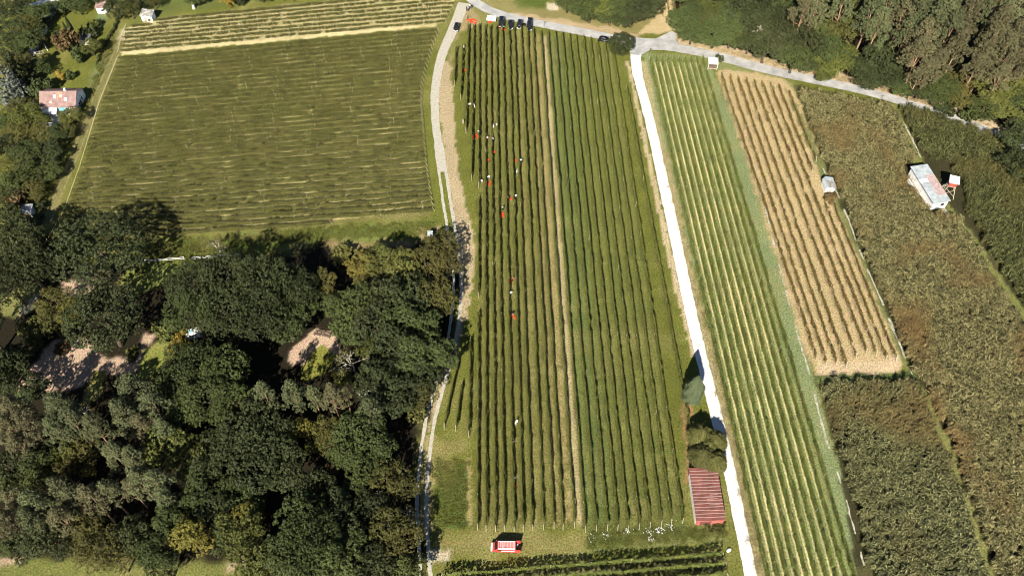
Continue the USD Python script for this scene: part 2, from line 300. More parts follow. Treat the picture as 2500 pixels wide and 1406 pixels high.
LAYERS = [  # outline in the photograph, colour, strength, soft edge (m), ragged edge (m)
    ([(-700, -80), (330, -80), (300, 80), (200, 330), (60, 590), (-700, 700)], GRASS, 1, 1, 1),
    ([(300, 75), (312, 80), (285, 150), (180, 420), (100, 585), (70, 585), (150, 420), (235, 210), (285, 80)], (0.14, 0.135, 0.045), 1, 0.5, 0.4),
    ([(256, 130), (270, 130), (235, 190), (212, 240), (205, 240), (225, 185)], (0.12, 0.16, 0.09), 0.9, 1.2, 1),
    ([(240, 35), (262, 38), (250, 62), (232, 80)], (0.13, 0.18, 0.09), 0.8, 1.2, 0.8),
    ([(380, 40), (620, 5), (1000, -80), (330, -80), (330, 60)], (0.10, 0.115, 0.03), 1, 1, 1),
    (POLY_U, STRAW, 0.75, 1.0, 1.0),
    ([(292, 70), (330, 66), (325, 100), (290, 100)], (0.5, 0.44, 0.28), 0.9, 0.8, 1.0),
    ([(296, 128), (1080, 56), (1080, 63), (296, 137)], (0.52, 0.44, 0.24), 1, 0.3, 0.4),
    (POLY_A, (0.14, 0.13, 0.045), 1, 0.5, 0.5),
    ([(1066, 60), (1110, 10), (1075, 110), (1048, 200), (1048, 300), (1060, 420), (1088, 545), (1056, 545), (1040, 420), (1024, 260), (1050, 120)], GRASS, 1, 0.6, 0.6),
    ([(360, 590), (700, 562), (1060, 540), (1085, 560), (1080, 580), (800, 590), (600, 600), (340, 640)], (0.10, 0.14, 0.03), 1, 0.8, 0.8),
    ([(430, 590), (640, 566), (650, 572), (440, 598)], (0.21, 0.21, 0.08), 0.7, 0.8, 0.6),
    ([(340, 612), (420, 598), (520, 596), (540, 612), (420, 640), (330, 642)], (0.062, 0.07, 0.018), 1, 0.8, 0.8),
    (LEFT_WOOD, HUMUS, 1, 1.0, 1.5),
    ([(790, 590), (900, 588), (1000, 585), (1000, 600), (860, 606), (800, 618)], (0.24, 0.18, 0.085), 0.9, 1.0, 1.5),
    ([(1020, 560), (1075, 552), (1072, 578), (1024, 580)], (0.3, 0.2, 0.12), 0.8, 0.6, 0.6),
    ([(330, 640), (450, 632), (470, 655), (400, 700), (330, 720), (290, 690)], (0.13, 0.15, 0.035), 1, 0.6, 0.8),
    ([(0, 720), (60, 700), (105, 700), (95, 750), (40, 780), (0, 780)], (0.15, 0.15, 0.05), 1, 0.6, 0.8),
    ([(60, 735), (98, 715), (92, 752), (50, 772)], (0.36, 0.32, 0.22), 0.8, 0.4, 0.6),
    ([(150, 690), (235, 676), (245, 700), (200, 725), (160, 720)], PINK, 1, 0.4, 0.5),
    ([(30, 950), (80, 890), (125, 830), (215, 825), (240, 870), (330, 880), (352, 815), (378, 818), (360, 890), (300, 925), (235, 905), (200, 940), (120, 960)], PINK, 1, 0.5, 0.7),
    ([(345, 860), (370, 850), (420, 820), (425, 860), (375, 925), (335, 935)], (0.15, 0.165, 0.035), 1, 0.4, 0.5),
    ([(225, 900), (262, 905), (240, 975), (200, 985)], (0.16, 0.15, 0.04), 1, 0.4, 0.5),
    ([(705, 880), (722, 840), (770, 805), (820, 812), (832, 858), (820, 880), (760, 905)], PINK, 1, 0.4, 0.5),
    ([(762, 850), (788, 842), (822, 866), (800, 905), (750, 930), (730, 920)], (0.15, 0.15, 0.03), 1, 0.4, 0.5),
    ([(-60, 1362), (150, 1362), (300, 1375), (420, 1376), (620, 1372), (640, 1480), (-60, 1480)], (0.14, 0.15, 0.04), 0.9, 0.8, 1.0),
    ([(-20, 1355), (60, 1358), (50, 1372), (-20, 1378)], PINK, 0.8, 0.6, 0.6), ([(560, 1368), (610, 1366), (600, 1390), (550, 1395)], PINK, 0.8, 0.5, 0.5),
    # between track and path
    ([(1150, -80), (1130, 10), (1140, 60), (1110, 110), (1104, 230), (1118, 420), (1158, 600), (1150, 740), (1120, 850), (1090, 950), (1062, 1060), (1048, 1300), (1040, 1420), (1030, 1700), (1850, 1700), (1830, 1420), (1790, 1250), (1680, 760), (1600, 400), (1540, 160), (1500, 100), (1300, 60)], GRASS, 1, 0.5, 0.5),
    ([(1128, 20), (1150, 18), (1178, 60), (1128, 80), (1105, 110), (1100, 200), (1092, 220), (1096, 140)], (0.30, 0.235, 0.12), 0.8, 0.8, 1.0),
    ([(1078, 150), (1098, 150), (1104, 215), (1112, 330), (1120, 420), (1135, 490), (1150, 540), (1160, 600), (1156, 680), (1146, 740), (1132, 800), (1108, 880), (1080, 950), (1062, 1010), (1052, 1060), (1048, 1010), (1080, 930), (1110, 850), (1122, 760), (1128, 680), (1122, 600), (1098, 480), (1076, 330), (1070, 230)], TAN, 1, 0.4, 0.6),
    ([(1040, 1060), (1062, 1060), (1056, 1300), (1020, 1300), (1028, 1150)], (0.24, 0.2, 0.09), 0.9, 0.4, 0.4),
    ([(1062, 1075), (1140, 1075), (1142, 1110), (1062, 1115)], (0.19, 0.16, 0.06), 0.8, 0.8, 0.8),
    ([(1062, 1125), (1138, 1125), (1140, 1290), (1058, 1290)], (0.075, 0.105, 0.026), 1, 0.4, 0.5),
    ([(1138, 1120), (1150, 1120), (1152, 1280), (1140, 1280)], (0.25, 0.2, 0.085), 0.9, 0.3, 0.4),
    ([(1060, 1300), (1430, 1300), (1430, 1345), (1060, 1350)], (0.165, 0.145, 0.05), 0.8, 1.0, 1.0),
    ([(1040, 1345), (1105, 1338), (1100, 1362), (1060, 1372), (1040, 1372)], (0.46, 0.38, 0.28), 0.8, 0.5, 0.8),
    ([(1430, 1290), (1690, 1280), (1780, 1300), (1780, 1320), (1430, 1345)], (0.085, 0.10, 0.03), 0.9, 0.8, 0.8),
    ([(1390, 1344), (1560, 1335), (1770, 1306), (1770, 1312), (1560, 1341), (1390, 1350)], (0.15, 0.165, 0.06), 0.7, 0.4, 0.3),
    ([(1665, 985), (1690, 975), (1690, 1180), (1675, 1180)], (0.25, 0.15, 0.07), 0.9, 0.5, 0.6),
    # verges of the white path
    ([(1527, 150), (1536, 150), (1560, 260), (1600, 430), (1640, 610), (1700, 870), (1690, 870), (1640, 680), (1596, 480), (1560, 300)], (0.36, 0.29, 0.17), 1, 0.3, 0.3),
    ([(1570, 130), (1600, 290), (1652, 470), (1680, 600), (1740, 830), (1790, 1000), (1850, 1300), (1880, 1420), (1950, 1700), (2130, 1700), (2130, 1420), (2050, 1140), (1985, 920), (1850, 480), (1770, 240), (1720, 140), (1600, 128)], PALEGREEN, 1, 0.4, 0.4),
    ([(1560, 150), (1580, 150), (1600, 260), (1640, 420), (1682, 620), (1720, 780), (1790, 1030), (1850, 1290), (1880, 1420), (1900, 1500), (1840, 1420), (1810, 1250), (1770, 1060), (1720, 850), (1660, 590), (1610, 360), (1570, 200)], (0.29, 0.25, 0.125), 1, 0.5, 0.5),
    ([(1570, 125), (1740, 140), (1900, 190), (1950, 210), (1940, 240), (1800, 205), (1760, 175), (1700, 150), (1600, 150)], (0.15, 0.165, 0.06), 1, 0.6, 0.6),
    ([(1755, 190), (1745, 178), (1770, 168), (1850, 180), (1915, 195), (1950, 240), (2010, 400), (2050, 480), (2200, 860), (2198, 900), (2175, 912), (2010, 922), (1985, 905), (1960, 840), (1850, 480)], (0.36, 0.275, 0.145), 1, 0.6, 0.5),
    ([(1995, 885), (2150, 880), (2195, 868), (2200, 890), (2180, 908), (2010, 920), (1992, 915)], (0.42, 0.32, 0.20), 0.9, 0.3, 0.4),
    ([(1925, 240), (1945, 250), (2010, 400), (2046, 470), (2120, 640), (2205, 850), (2235, 925), (2222, 925), (2100, 640), (2000, 420)], (0.13, 0.14, 0.05), 1, 0.5, 0.5),
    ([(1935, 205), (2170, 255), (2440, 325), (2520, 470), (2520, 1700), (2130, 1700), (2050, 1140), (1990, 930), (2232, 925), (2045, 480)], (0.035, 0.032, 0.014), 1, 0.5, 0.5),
    ([(2165, 250), (2190, 258), (2250, 385), (2330, 510), (2440, 670), (2540, 800), (2540, 840), (2430, 690), (2310, 510), (2225, 390)], (0.14, 0.145, 0.045), 1, 0.5, 0.6),
    ([(2225, 925), (2260, 950), (2335, 1120), (2430, 1400), (2500, 1700), (2470, 1700), (2400, 1400), (2310, 1130)], (0.15, 0.15, 0.05), 1, 0.5, 0.6),
    ([(1985, 915), (2240, 905), (2240, 930), (1990, 940)], (0.075, 0.095, 0.03), 1, 0.5, 0.5),
    # along the road
    ([(1180, -80), (1170, 5), (1260, 40), (1380, 60), (1500, 80), (1560, 90), (1640, 70), (1640, -80)], DRY, 1, 0.8, 1.0),
    ([(1240, -80), (1260, 20), (1340, 25), (1370, -80)], LUSH, 1, 1.0, 1.0),
    ([(1335, 8), (1368, 12), (1362, 26), (1332, 24)], (0.5, 0.42, 0.3), 0.9, 0.5, 0.6),
    ([(1250, 30), (1400, 52), (1500, 70), (1560, 88), (1560, 96), (1400, 68), (1250, 44)], (0.36, 0.27, 0.16), 0.9, 0.5, 0.8),
    ([(1600, -80), (1660, -80), (1650, 70), (1620, 84), (1560, 86), (1605, 40)], (0.4, 0.31, 0.165), 1, 0.5, 0.8),
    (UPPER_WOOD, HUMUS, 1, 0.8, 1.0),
    ([(1645, 80), (1700, 95), (1800, 122), (1900, 150), (2000, 168), (2100, 192), (2200, 216), (2300, 250), (2400, 288), (2520, 340), (2520, 380), (2400, 310), (2200, 240), (2000, 190), (1800, 146), (1660, 108)], (0.38, 0.29, 0.18), 1, 0.4, 0.9),
]
CELL = 0.6
gx, gy = np.arange(-186, 186.01, CELL), np.arange(42, 262.01, CELL)
XX, YY = np.meshgrid(gx, gy)
from scipy.ndimage import gaussian_filter
def fb(scale, seed, oct_=3): return meshkit.fbm(np.stack([XX / scale, YY / scale, XX * 0], -1), oct_, seed)
wx, wy = fb(2.2, 11) - 0.5, fb(2.2, 23) - 0.5
ground_col = np.empty(XX.shape + (3,)); ground_col[:] = GRASS
MASKS = {}
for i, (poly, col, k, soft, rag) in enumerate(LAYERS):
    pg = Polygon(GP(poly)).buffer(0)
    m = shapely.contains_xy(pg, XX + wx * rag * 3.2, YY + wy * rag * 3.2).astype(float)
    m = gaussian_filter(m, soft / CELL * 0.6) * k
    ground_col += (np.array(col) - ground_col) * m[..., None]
# alleys: which pair of rows a spot lies between
def alley(rows, fn, margin=1.1, soft=0.45):
    """Between neighbouring rows i and i+1, colour fn(i) = (colour, strength)."""
    for i in range(len(rows) - 1):
        c = fn(i)
        if not c: continue
        (a, b), (p, q) = rows[i], rows[i + 1]
        pg = Polygon([a, b, q, p]).buffer(-0.15)
        if pg.is_empty: continue
        x0, y0, x1, y1 = pg.bounds
        sx = slice(*np.searchsorted(gx, [x0 - 2, x1 + 2])); sy = slice(*np.searchsorted(gy, [y0 - 2, y1 + 2]))
        m = shapely.contains_xy(pg, XX[sy, sx] + wx[sy, sx] * 0.8, YY[sy, sx] + wy[sy, sx] * 0.8).astype(float)
        m = gaussian_filter(m, soft / CELL) * c[1]
        ground_col[sy, sx] += (np.array(c[0]) - ground_col[sy, sx]) * m[..., None]
_rb = random.Random(5)
def alley_b(i):
    k = i - 9                                    # the index of the left row among the 21 long ones
    if k < 0: return ((0.15, 0.145, 0.045), 0.7)
    if k == 10: return ((0.34, 0.28, 0.145), 1.0)
    if k in (8, 9): return ((0.25, 0.20, 0.085), 0.9)
    if k == 7: return ((0.17, 0.155, 0.05), 0.8)
    if k == 6: return ((0.20, 0.175, 0.065), 0.8)
    if k < 6: return ((0.15, 0.145, 0.042), 0.8) if k % 2 else ((0.165, 0.15, 0.05), 0.8)
    if k < 14: return ((0.11, 0.135, 0.04), 0.9) if k % 2 else ((0.10, 0.13, 0.042), 0.9)
    return ((0.14, 0.148, 0.043), 0.8) if k % 2 else ((0.12, 0.135, 0.038), 0.8)
_long_b = [r for r in ROWS_B if abs(r[0][1] - r[1][1]) > 60]
alley(ROWS_B[:9], lambda i: None)
_full = [r for r in ROWS_B[7:] if True]
_b21 = [(G(_bot[i], _boty[i]), G(_top[i], _topy[i])) for i in range(21)]
alley(_b21, lambda i: alley_b(i + 9))
alley(ROWS_C, lambda i: ((0.17, 0.185, 0.06), 0.7))
alley(ROWS_U, lambda i: (((0.46, 0.40, 0.20), 0.8) if i % 2 == 0 else ((0.36, 0.32, 0.15), 0.7)))
_ra = random.Random(9)
alley(ROWS_A, lambda i: ((0.12, 0.115, 0.03), 0.6))
def shade_strip(rows, col, k, hw):  # darkens the ground under each row: painted shade that deepens the row shadows
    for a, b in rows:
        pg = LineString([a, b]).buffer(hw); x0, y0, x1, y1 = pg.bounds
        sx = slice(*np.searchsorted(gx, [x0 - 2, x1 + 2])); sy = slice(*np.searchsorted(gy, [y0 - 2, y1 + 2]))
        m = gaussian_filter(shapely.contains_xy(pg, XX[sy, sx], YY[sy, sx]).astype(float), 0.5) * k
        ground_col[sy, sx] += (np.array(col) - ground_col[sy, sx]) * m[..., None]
shade_strip(ROWS_B, (0.06, 0.055, 0.022), 0.8, 0.35); shade_strip(ROWS_C, (0.07, 0.07, 0.025), 0.7, 0.35); shade_strip(ROWS_D, (0.10, 0.075, 0.035), 0.7, 0.35); shade_strip(ROWS_E, (0.05, 0.05, 0.02), 0.9, 1.0)
# broad patches of drier and fresher growth, and finer mottling
p1, p2, p3 = fb(14, 3), fb(4.5, 4), fb(1.3, 5)
sat = (ground_col[..., 1] >= ground_col[..., 0] * 0.84)[..., None]          # only where something green grows
dry = np.clip((p1 * 0.6 + p2 * 0.4 - 0.50) * 4, 0, 1)[..., None] * sat * 0.5
ground_col = ground_col * (1 - dry) + np.array([0.20, 0.175, 0.07]) * dry
ground_col *= (0.86 + 0.28 * p2)[..., None] * (0.90 + 0.2 * p3)[..., None]
# straw lines: how far a spot lies between one row and the next (row), and how much straw lies there (mulch)
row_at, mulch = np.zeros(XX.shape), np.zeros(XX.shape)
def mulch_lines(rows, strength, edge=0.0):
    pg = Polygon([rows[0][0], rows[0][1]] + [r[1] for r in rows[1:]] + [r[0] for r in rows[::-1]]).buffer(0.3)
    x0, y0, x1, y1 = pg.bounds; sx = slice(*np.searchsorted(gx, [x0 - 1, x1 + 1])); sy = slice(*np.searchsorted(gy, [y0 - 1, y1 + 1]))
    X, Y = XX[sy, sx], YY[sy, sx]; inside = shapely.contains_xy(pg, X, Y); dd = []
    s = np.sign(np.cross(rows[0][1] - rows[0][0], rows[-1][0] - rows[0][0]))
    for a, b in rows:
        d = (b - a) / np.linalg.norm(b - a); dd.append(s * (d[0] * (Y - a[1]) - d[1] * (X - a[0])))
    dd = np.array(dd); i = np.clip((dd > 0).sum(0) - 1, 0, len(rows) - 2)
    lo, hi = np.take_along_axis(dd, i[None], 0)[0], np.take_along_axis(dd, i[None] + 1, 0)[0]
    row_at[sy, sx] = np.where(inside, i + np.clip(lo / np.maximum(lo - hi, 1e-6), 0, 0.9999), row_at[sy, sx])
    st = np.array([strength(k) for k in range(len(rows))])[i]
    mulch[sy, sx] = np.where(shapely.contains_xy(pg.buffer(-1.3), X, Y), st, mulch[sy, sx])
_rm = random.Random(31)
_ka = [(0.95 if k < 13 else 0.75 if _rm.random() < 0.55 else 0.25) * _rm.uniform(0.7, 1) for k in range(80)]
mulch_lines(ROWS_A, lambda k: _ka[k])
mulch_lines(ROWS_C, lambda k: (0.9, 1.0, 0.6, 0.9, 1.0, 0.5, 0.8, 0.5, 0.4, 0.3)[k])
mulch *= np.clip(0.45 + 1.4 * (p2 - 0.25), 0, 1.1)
FAR = (0.075, 0.078, 0.026)
step = np.array([4, 12, 30, 80, 200, 500, 1200, 3000.0])
fx = np.concatenate([gx[0] - step[::-1], gx, gx[-1] + step]); fy = np.concatenate([gy[0] - step[::-1], gy, gy[-1] + step])
k = len(step)
col = np.empty((len(fy), len(fx), 3)); col[:] = FAR
col[k:-k, k:-k] = ground_col
col[k:-k, :k] = ground_col[:, :1] * 0.6 + np.array(FAR) * 0.4; col[k:-k, -k:] = ground_col[:, -1:] * 0.6 + np.array(FAR) * 0.4
FX, FY = np.meshgrid(fx, fy)
v = np.stack([FX, FY, FX * 0], -1).reshape(-1, 3)
ii = np.arange(len(fy) - 1)[:, None] * len(fx) + np.arange(len(fx) - 1)[None]
f = np.stack([ii, ii + 1, ii + len(fx) + 1, ii + len(fx)], -1).reshape(-1, 4)
M['ground'] = usdkit.material(stage, L + 'ground_cover', {
    'geo': ('geometry', {}), 'at': ('attribute', {'attribute': 'cover'}),
    'n1': ('noise_texture', {'scale': 2.6, 'detail': 6.0, 'roughness': 0.72}), 'r1': ('map_range', {'from_min': 0.3, 'from_max': 0.7, 'to_min': 0.22, 'to_max': 1.75}),
    'n2': ('noise_texture', {'scale': 0.9, 'detail': 4.0, 'roughness': 0.7}), 'r2': ('rgb_ramp', {'ramp': [(0.3, (0.86, 1.04, 0.8)), (0.5, (1.0, 1.0, 1.0)), (0.7, (1.2, 1.02, 1.15))]}),
    'v1': ('hsv', {}), 'm2': ('mix_color', {'blend_type': 'multiply', 'fac': 1.0, 'use_clamp': False}),
    'nb': ('noise_texture', {'scale': 5.0, 'detail': 3.0}), 'b': ('bump', {'strength': 0.7, 'distance': 0.18}),
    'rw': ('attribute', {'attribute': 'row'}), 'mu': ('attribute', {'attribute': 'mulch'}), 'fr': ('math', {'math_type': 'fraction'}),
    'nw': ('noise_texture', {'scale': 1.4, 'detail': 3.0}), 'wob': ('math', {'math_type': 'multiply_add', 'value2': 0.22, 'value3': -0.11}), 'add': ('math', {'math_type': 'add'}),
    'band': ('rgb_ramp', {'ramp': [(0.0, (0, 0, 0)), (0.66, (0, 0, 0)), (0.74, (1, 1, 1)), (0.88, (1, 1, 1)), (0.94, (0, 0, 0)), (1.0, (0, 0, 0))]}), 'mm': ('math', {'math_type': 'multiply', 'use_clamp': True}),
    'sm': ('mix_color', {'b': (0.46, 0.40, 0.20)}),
    'p': ('principled_bsdf', {'roughness': 0.95, 'specular_ior_level': 0.1})},
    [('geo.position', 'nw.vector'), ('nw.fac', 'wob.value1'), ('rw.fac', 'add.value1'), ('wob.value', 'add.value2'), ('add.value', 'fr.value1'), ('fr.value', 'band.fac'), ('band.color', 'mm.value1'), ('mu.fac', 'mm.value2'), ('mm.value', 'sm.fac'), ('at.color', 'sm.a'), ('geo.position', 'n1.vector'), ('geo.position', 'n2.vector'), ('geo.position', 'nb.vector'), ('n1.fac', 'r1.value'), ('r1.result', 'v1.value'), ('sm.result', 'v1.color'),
     ('n2.fac', 'r2.fac'), ('v1.color', 'm2.a'), ('r2.color', 'm2.b'), ('m2.result', 'p.base_color'), ('nb.fac', 'b.height'), ('b.normal', 'p.normal')], surface='p.BSDF')
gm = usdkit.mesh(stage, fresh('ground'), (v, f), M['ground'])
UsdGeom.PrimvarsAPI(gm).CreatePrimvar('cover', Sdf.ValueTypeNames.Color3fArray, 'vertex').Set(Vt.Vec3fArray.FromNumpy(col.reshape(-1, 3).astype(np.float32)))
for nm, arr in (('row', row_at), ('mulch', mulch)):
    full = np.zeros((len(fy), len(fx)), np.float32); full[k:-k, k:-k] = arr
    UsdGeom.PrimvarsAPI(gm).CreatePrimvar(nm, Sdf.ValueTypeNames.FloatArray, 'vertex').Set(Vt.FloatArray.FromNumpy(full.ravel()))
tag(gm, 'grassy and earthen ground under the fields and woods', 'ground', kind='structure')

# ------------------------------------------------------------------ roads, tracks and paths: sheets with crumbled edges
def ragged(line, width, rag, seed, step=0.4):
    ls = LineString(line); n = max(int(ls.length / step), 2); t = np.linspace(0, ls.length, n)
    c = np.array([ls.interpolate(x).coords[0] for x in t])
    kk = max(int(4 / step), 1); pad = np.vstack([2 * c[0] - c[1:kk + 1][::-1], c, 2 * c[-1] - c[-kk - 1:-1][::-1]])
    c = np.stack([np.convolve(pad[:, a], np.ones(2 * kk + 1) / (2 * kk + 1), 'valid') for a in (0, 1)], 1)
    d = np.gradient(c, axis=0); d /= np.linalg.norm(d, axis=1, keepdims=True); nn = np.stack([-d[:, 1], d[:, 0]], 1)
    w = np.interp(t / ls.length, np.linspace(0, 1, len(np.atleast_1d(width))), np.atleast_1d(width)) if np.ndim(width) else np.full(n, float(width))
    e = [meshkit.fbm(np.stack([t / 1.3, t * 0 + seed * 7.7 + q, t * 0], -1), 3, seed + q) - 0.5 for q in (0, 1)]
    return c, nn, w / 2 + e[0] * rag * 2, w / 2 + e[1] * rag * 2
def strip(name, px, width, rag, z, mat, label, cat, seed=1, offset=0.0, gap=None, world_pts=None):
    c, nn, wl, wr = ragged(GP(px) if world_pts is None else world_pts, width, rag, seed)
    c = c + nn * offset
    vv = np.empty((len(c) * 3, 3)); vv[:, 2] = z
    vv[0::3, :2], vv[1::3, :2], vv[2::3, :2] = c + nn * wl[:, None], c, c - nn * wr[:, None]
    i = np.arange(len(c) - 1)
    if gap is not None: i = i[~gap(c[i])]
    i = i * 3
    ff = np.vstack([np.stack([i, i + 1, i + 4, i + 3], 1), np.stack([i + 1, i + 2, i + 5, i + 4], 1)])[:, ::-1]
    return tag(part(name, (vv, ff), mat), label, cat, kind='structure')
def patch(name, px, rag, z, mat, label, cat, seed=1):
    ring = Polygon(GP(px)).exterior; n = int(ring.length / 0.4); t = np.linspace(0, ring.length, n, endpoint=False)
    c = np.array([ring.interpolate(x).coords[0] for x in t])
    c = c + rag * 2 * (np.stack([meshkit.fbm(np.stack([c[:, 0] / 1.2, c[:, 1] / 1.2, c[:, 0] * 0 + q], -1), 3, seed + q) for q in (0, 5)], 1) - 0.5)
    pg = Polygon(c).buffer(0); pg = max(getattr(pg, 'geoms', [pg]), key=lambda g: g.area)
    vv, ff = trimesh.creation.triangulate_polygon(pg, engine='earcut')
    vv = np.column_stack([vv, np.full(len(vv), z)])
    fl = np.cross(vv[ff[:, 1]] - vv[ff[:, 0]], vv[ff[:, 2]] - vv[ff[:, 0]])[:, 2] < 0
    ff = ff.copy(); ff[fl] = ff[fl][:, ::-1]
    return tag(part(name, (vv, ff), mat), label, cat, kind='structure')
ROAD = [(1120, -40), (1150, 0), (1172, 14), (1205, 31), (1260, 46), (1330, 61), (1400, 74), (1460, 86), (1520, 98), (1580, 107), (1650, 117), (1710, 128), (1770, 142), (1830, 159), (1900, 177), (2000, 198), (2100, 219), (2200, 247), (2300, 279), (2380, 307), (2440, 333), (2520, 370), (2640, 440)]
strip('asphalt_road', ROAD, [3.4, 3.4, 3.5, 3.7, 3.9, 3.6, 3.4, 3.4, 3.3], 0.15, 0.012, M['asphalt'], 'pale grey asphalt road curving along the upper wood', 'road', 3)
patch('road_junction', [(1505, 90), (1560, 93), (1600, 95), (1622, 85), (1640, 76), (1652, 84), (1650, 100), (1662, 112), (1640, 124), (1588, 122), (1574, 130), (1560, 136), (1540, 134), (1534, 112)], 0.2, 0.008, M['asphalt'], 'pale asphalt junction where road and white path meet', 'road junction', 4)
PATHW = [(1556, 112), (1552, 130), (1552, 155), (1558, 190), (1575, 250), (1597, 340), (1616, 430), (1638, 530), (1661, 640), (1686, 760), (1712, 870), (1738, 970), (1762, 1070), (1786, 1170), (1806, 1270), (1832, 1400), (1850, 1500)]
strip('gravel_path', PATHW, [3.3, 2.7, 2.7, 2.8, 2.8, 2.7, 2.6, 2.5, 2.5], 0.2, 0.004, M['gravel_white'], 'bright white gravel path running down between the vineyards', 'path', 8)
TRACK = [(1132, 8), (1118, 45), (1100, 85), (1080, 130), (1068, 175), (1061, 230), (1062, 290), (1070, 350), (1080, 420), (1092, 500), (1103, 570), (1114, 640), (1118, 700), (1113, 770), (1099, 850), (1080, 920), (1060, 985), (1045, 1050), (1036, 1120), (1030, 1190), (1029, 1260), (1034, 1330), (1040, 1420), (1045, 1500)]
_tw = GP(TRACK)
strip('dirt_track', TRACK[:9], [3.6, 3.0, 2.5, 2.3, 2.0], 0.2, 0.004, M['track_white'], 'chalky upper stretch of the farm track beside the left vineyard', 'track', 12)
strip('wheel_rut', TRACK[7:], 0.8, 0.16, 0.008, M['track_white'], 'pale left wheel rut of the grassy farm track', 'wheel rut', 14, offset=0.95)
strip('wheel_rut', TRACK[7:], 0.7, 0.18, 0.008, M['track_white'], 'pale right wheel rut of the grassy farm track', 'wheel rut', 17, offset=-0.95)
strip('garden_lane', [(135, -30), (128, 10), (118, 40), (104, 75), (88, 112), (70, 140)], [4.2, 3.6, 3.0, 2.6], 0.3, 0.008, M['gravel_white'], 'pale gravel lane between the garden trees in the corner', 'lane', 21)
strip('garden_lane', [(70, 16), (95, 8), (122, 0)], 2.4, 0.3, 0.004, M['gravel_white'], 'short side branch of the pale garden lane at the frame edge', 'lane', 22)
LINE_D = [(1990, 380), (2046, 475), (2075, 545), (2110, 640), (2150, 730), (2180, 800), (2206, 862), (2233, 926)]
strip('concrete_edging', LINE_D, [0.2, 0.4, 0.55, 0.35, 0.6, 0.3], 0.3, 0.006, M['edging'], 'thin pale line of path beside the golden vineyard and the maize', 'path edging', 31, gap=lambda c: (np.sin(c[:, 1] * 0.9) + np.sin(c[:, 1] * 0.37 + 1)) > 0.7)
LINE_C = [(1800, 300), (1850, 430), (1900, 640), (1945, 810), (1980, 925), (2010, 1050), (2060, 1200), (2110, 1380)]
strip('concrete_edging', LINE_C, [0.15, 0.3, 0.35, 0.3, 0.4, 0.3], 0.22, 0.006, M['edging'], 'broken pale edging between the bright vineyard and the golden one', 'path edging', 33, gap=lambda c: (np.sin(c[:, 1] * 0.7) + np.sin(c[:, 1] * 0.31 + 2)) > 0.3)
strip('footpath', [(2206, 300), (2225, 335), (2248, 385)], [0.5, 0.6, 0.3], 0.3, 0.006, M['edging'], 'thin worn footpath leading to the upper end of the long hut', 'footpath', 35)
strip('footpath', [(2300, 508), (2320, 530), (2345, 565), (2372, 605)], [1.2, 0.4, 0.3], 0.25, 0.006, M['edging'], 'thin worn footpath leaving the white front of the long hut', 'footpath', 36)
strip('tyre_track', [(300, 85), (240, 215), (180, 370), (100, 560)], 0.5, 0.2, 0.004, noise_mat('worn_grass', (0.12, 0.105, 0.04), (0.24, 0.19, 0.09), 0.8), 'left tyre line worn into the mown strip by the left vineyard', 'tyre track', 38, offset=-0.2)
strip('tyre_track', [(300, 85), (240, 215), (180, 370), (100, 560)], 0.5, 0.2, 0.004, L + 'worn_grass', 'right tyre line worn into the mown strip by the left vineyard', 'tyre track', 39, offset=1.6)
# ------------------------------------------------------------------ leaves
def leaf_faces(p, a, n, ln, wd, fold=0.15):
    """One folded rhombus per leaf spray: p centres, a the way it points, n its face normal."""
    a = a - n * np.sum(a * n, 1, keepdims=True); a /= np.maximum(np.linalg.norm(a, axis=1, keepdims=True), 1e-9)
    b = np.cross(n, a); ln, wd = np.asarray(ln)[:, None], np.asarray(wd)[:, None]
    v = np.stack([p - a * ln / 2, p + b * wd / 2 + n * wd * fold, p + a * ln / 2, p - b * wd / 2 + n * wd * fold], 1).reshape(-1, 3)
    i = np.arange(len(p))[:, None] * 4
    return v, np.concatenate([i + [0, 1, 2], i + [0, 2, 3]])
def unit(x): return x / np.maximum(np.linalg.norm(x, axis=-1, keepdims=True), 1e-9)
def leaf_part(name, vf, tint, mat, parent, path=None):
    m = usdkit.mesh(stage, path or fresh(name, P_(parent)), vf, mat)
    UsdGeom.PrimvarsAPI(m).CreatePrimvar('tint', Sdf.ValueTypeNames.FloatArray, 'vertex').Set(Vt.FloatArray.FromNumpy(np.asarray(tint, np.float32)))
    return m.GetPrim()
def cloud(rng, lobes, per, size, up=0.25, jitter=0.55, keep_low=0.35, elong=1.5, clump=7, csize=0.34):
    """Leaf sprays in small clumps over the shells of the lobes (x, y, z, r)."""
    ps, ns = [], []
    lobes = np.asarray(lobes)
    for x, y, z, r in lobes:
        d = unit(rng.normal(size=(max(int(per / clump * (r / lobes[:, 3].mean()) ** 2), 3), 3)))
        d = d[(d[:, 2] > -0.3) | (rng.random(len(d)) < keep_low)]
        c = np.array([x, y, z]) + d * r * (0.70 + 0.45 * rng.random((len(d), 1)))
        q = unit(rng.normal(size=(len(d), clump, 3)) + 0.7 * d[:, None, :])
        ps.append((c[:, None, :] + q * csize * rng.uniform(0.4, 1.0, (len(d), clump, 1))).reshape(-1, 3)); ns.append((0.55 * q + 0.6 * d[:, None, :]).reshape(-1, 3))
    p, n = np.vstack(ps), np.vstack(ns)
    dist = np.stack([np.linalg.norm(p - l[:3], axis=1) / l[3] for l in lobes], 1)
    ok = (dist < 0.62).sum(1) == 0
    p, n = p[ok], n[ok]
    n = unit(n + jitter * rng.normal(size=n.shape) + [0, 0, up])
    a = unit(rng.normal(size=n.shape)); ln = size * (0.7 + 0.7 * rng.random(len(p)))
    v, f = leaf_faces(p, a, n, ln, ln / elong)
    return (v, f), np.repeat(np.clip(rng.normal(0.45, 0.25, len(p)), 0, 1), 4)
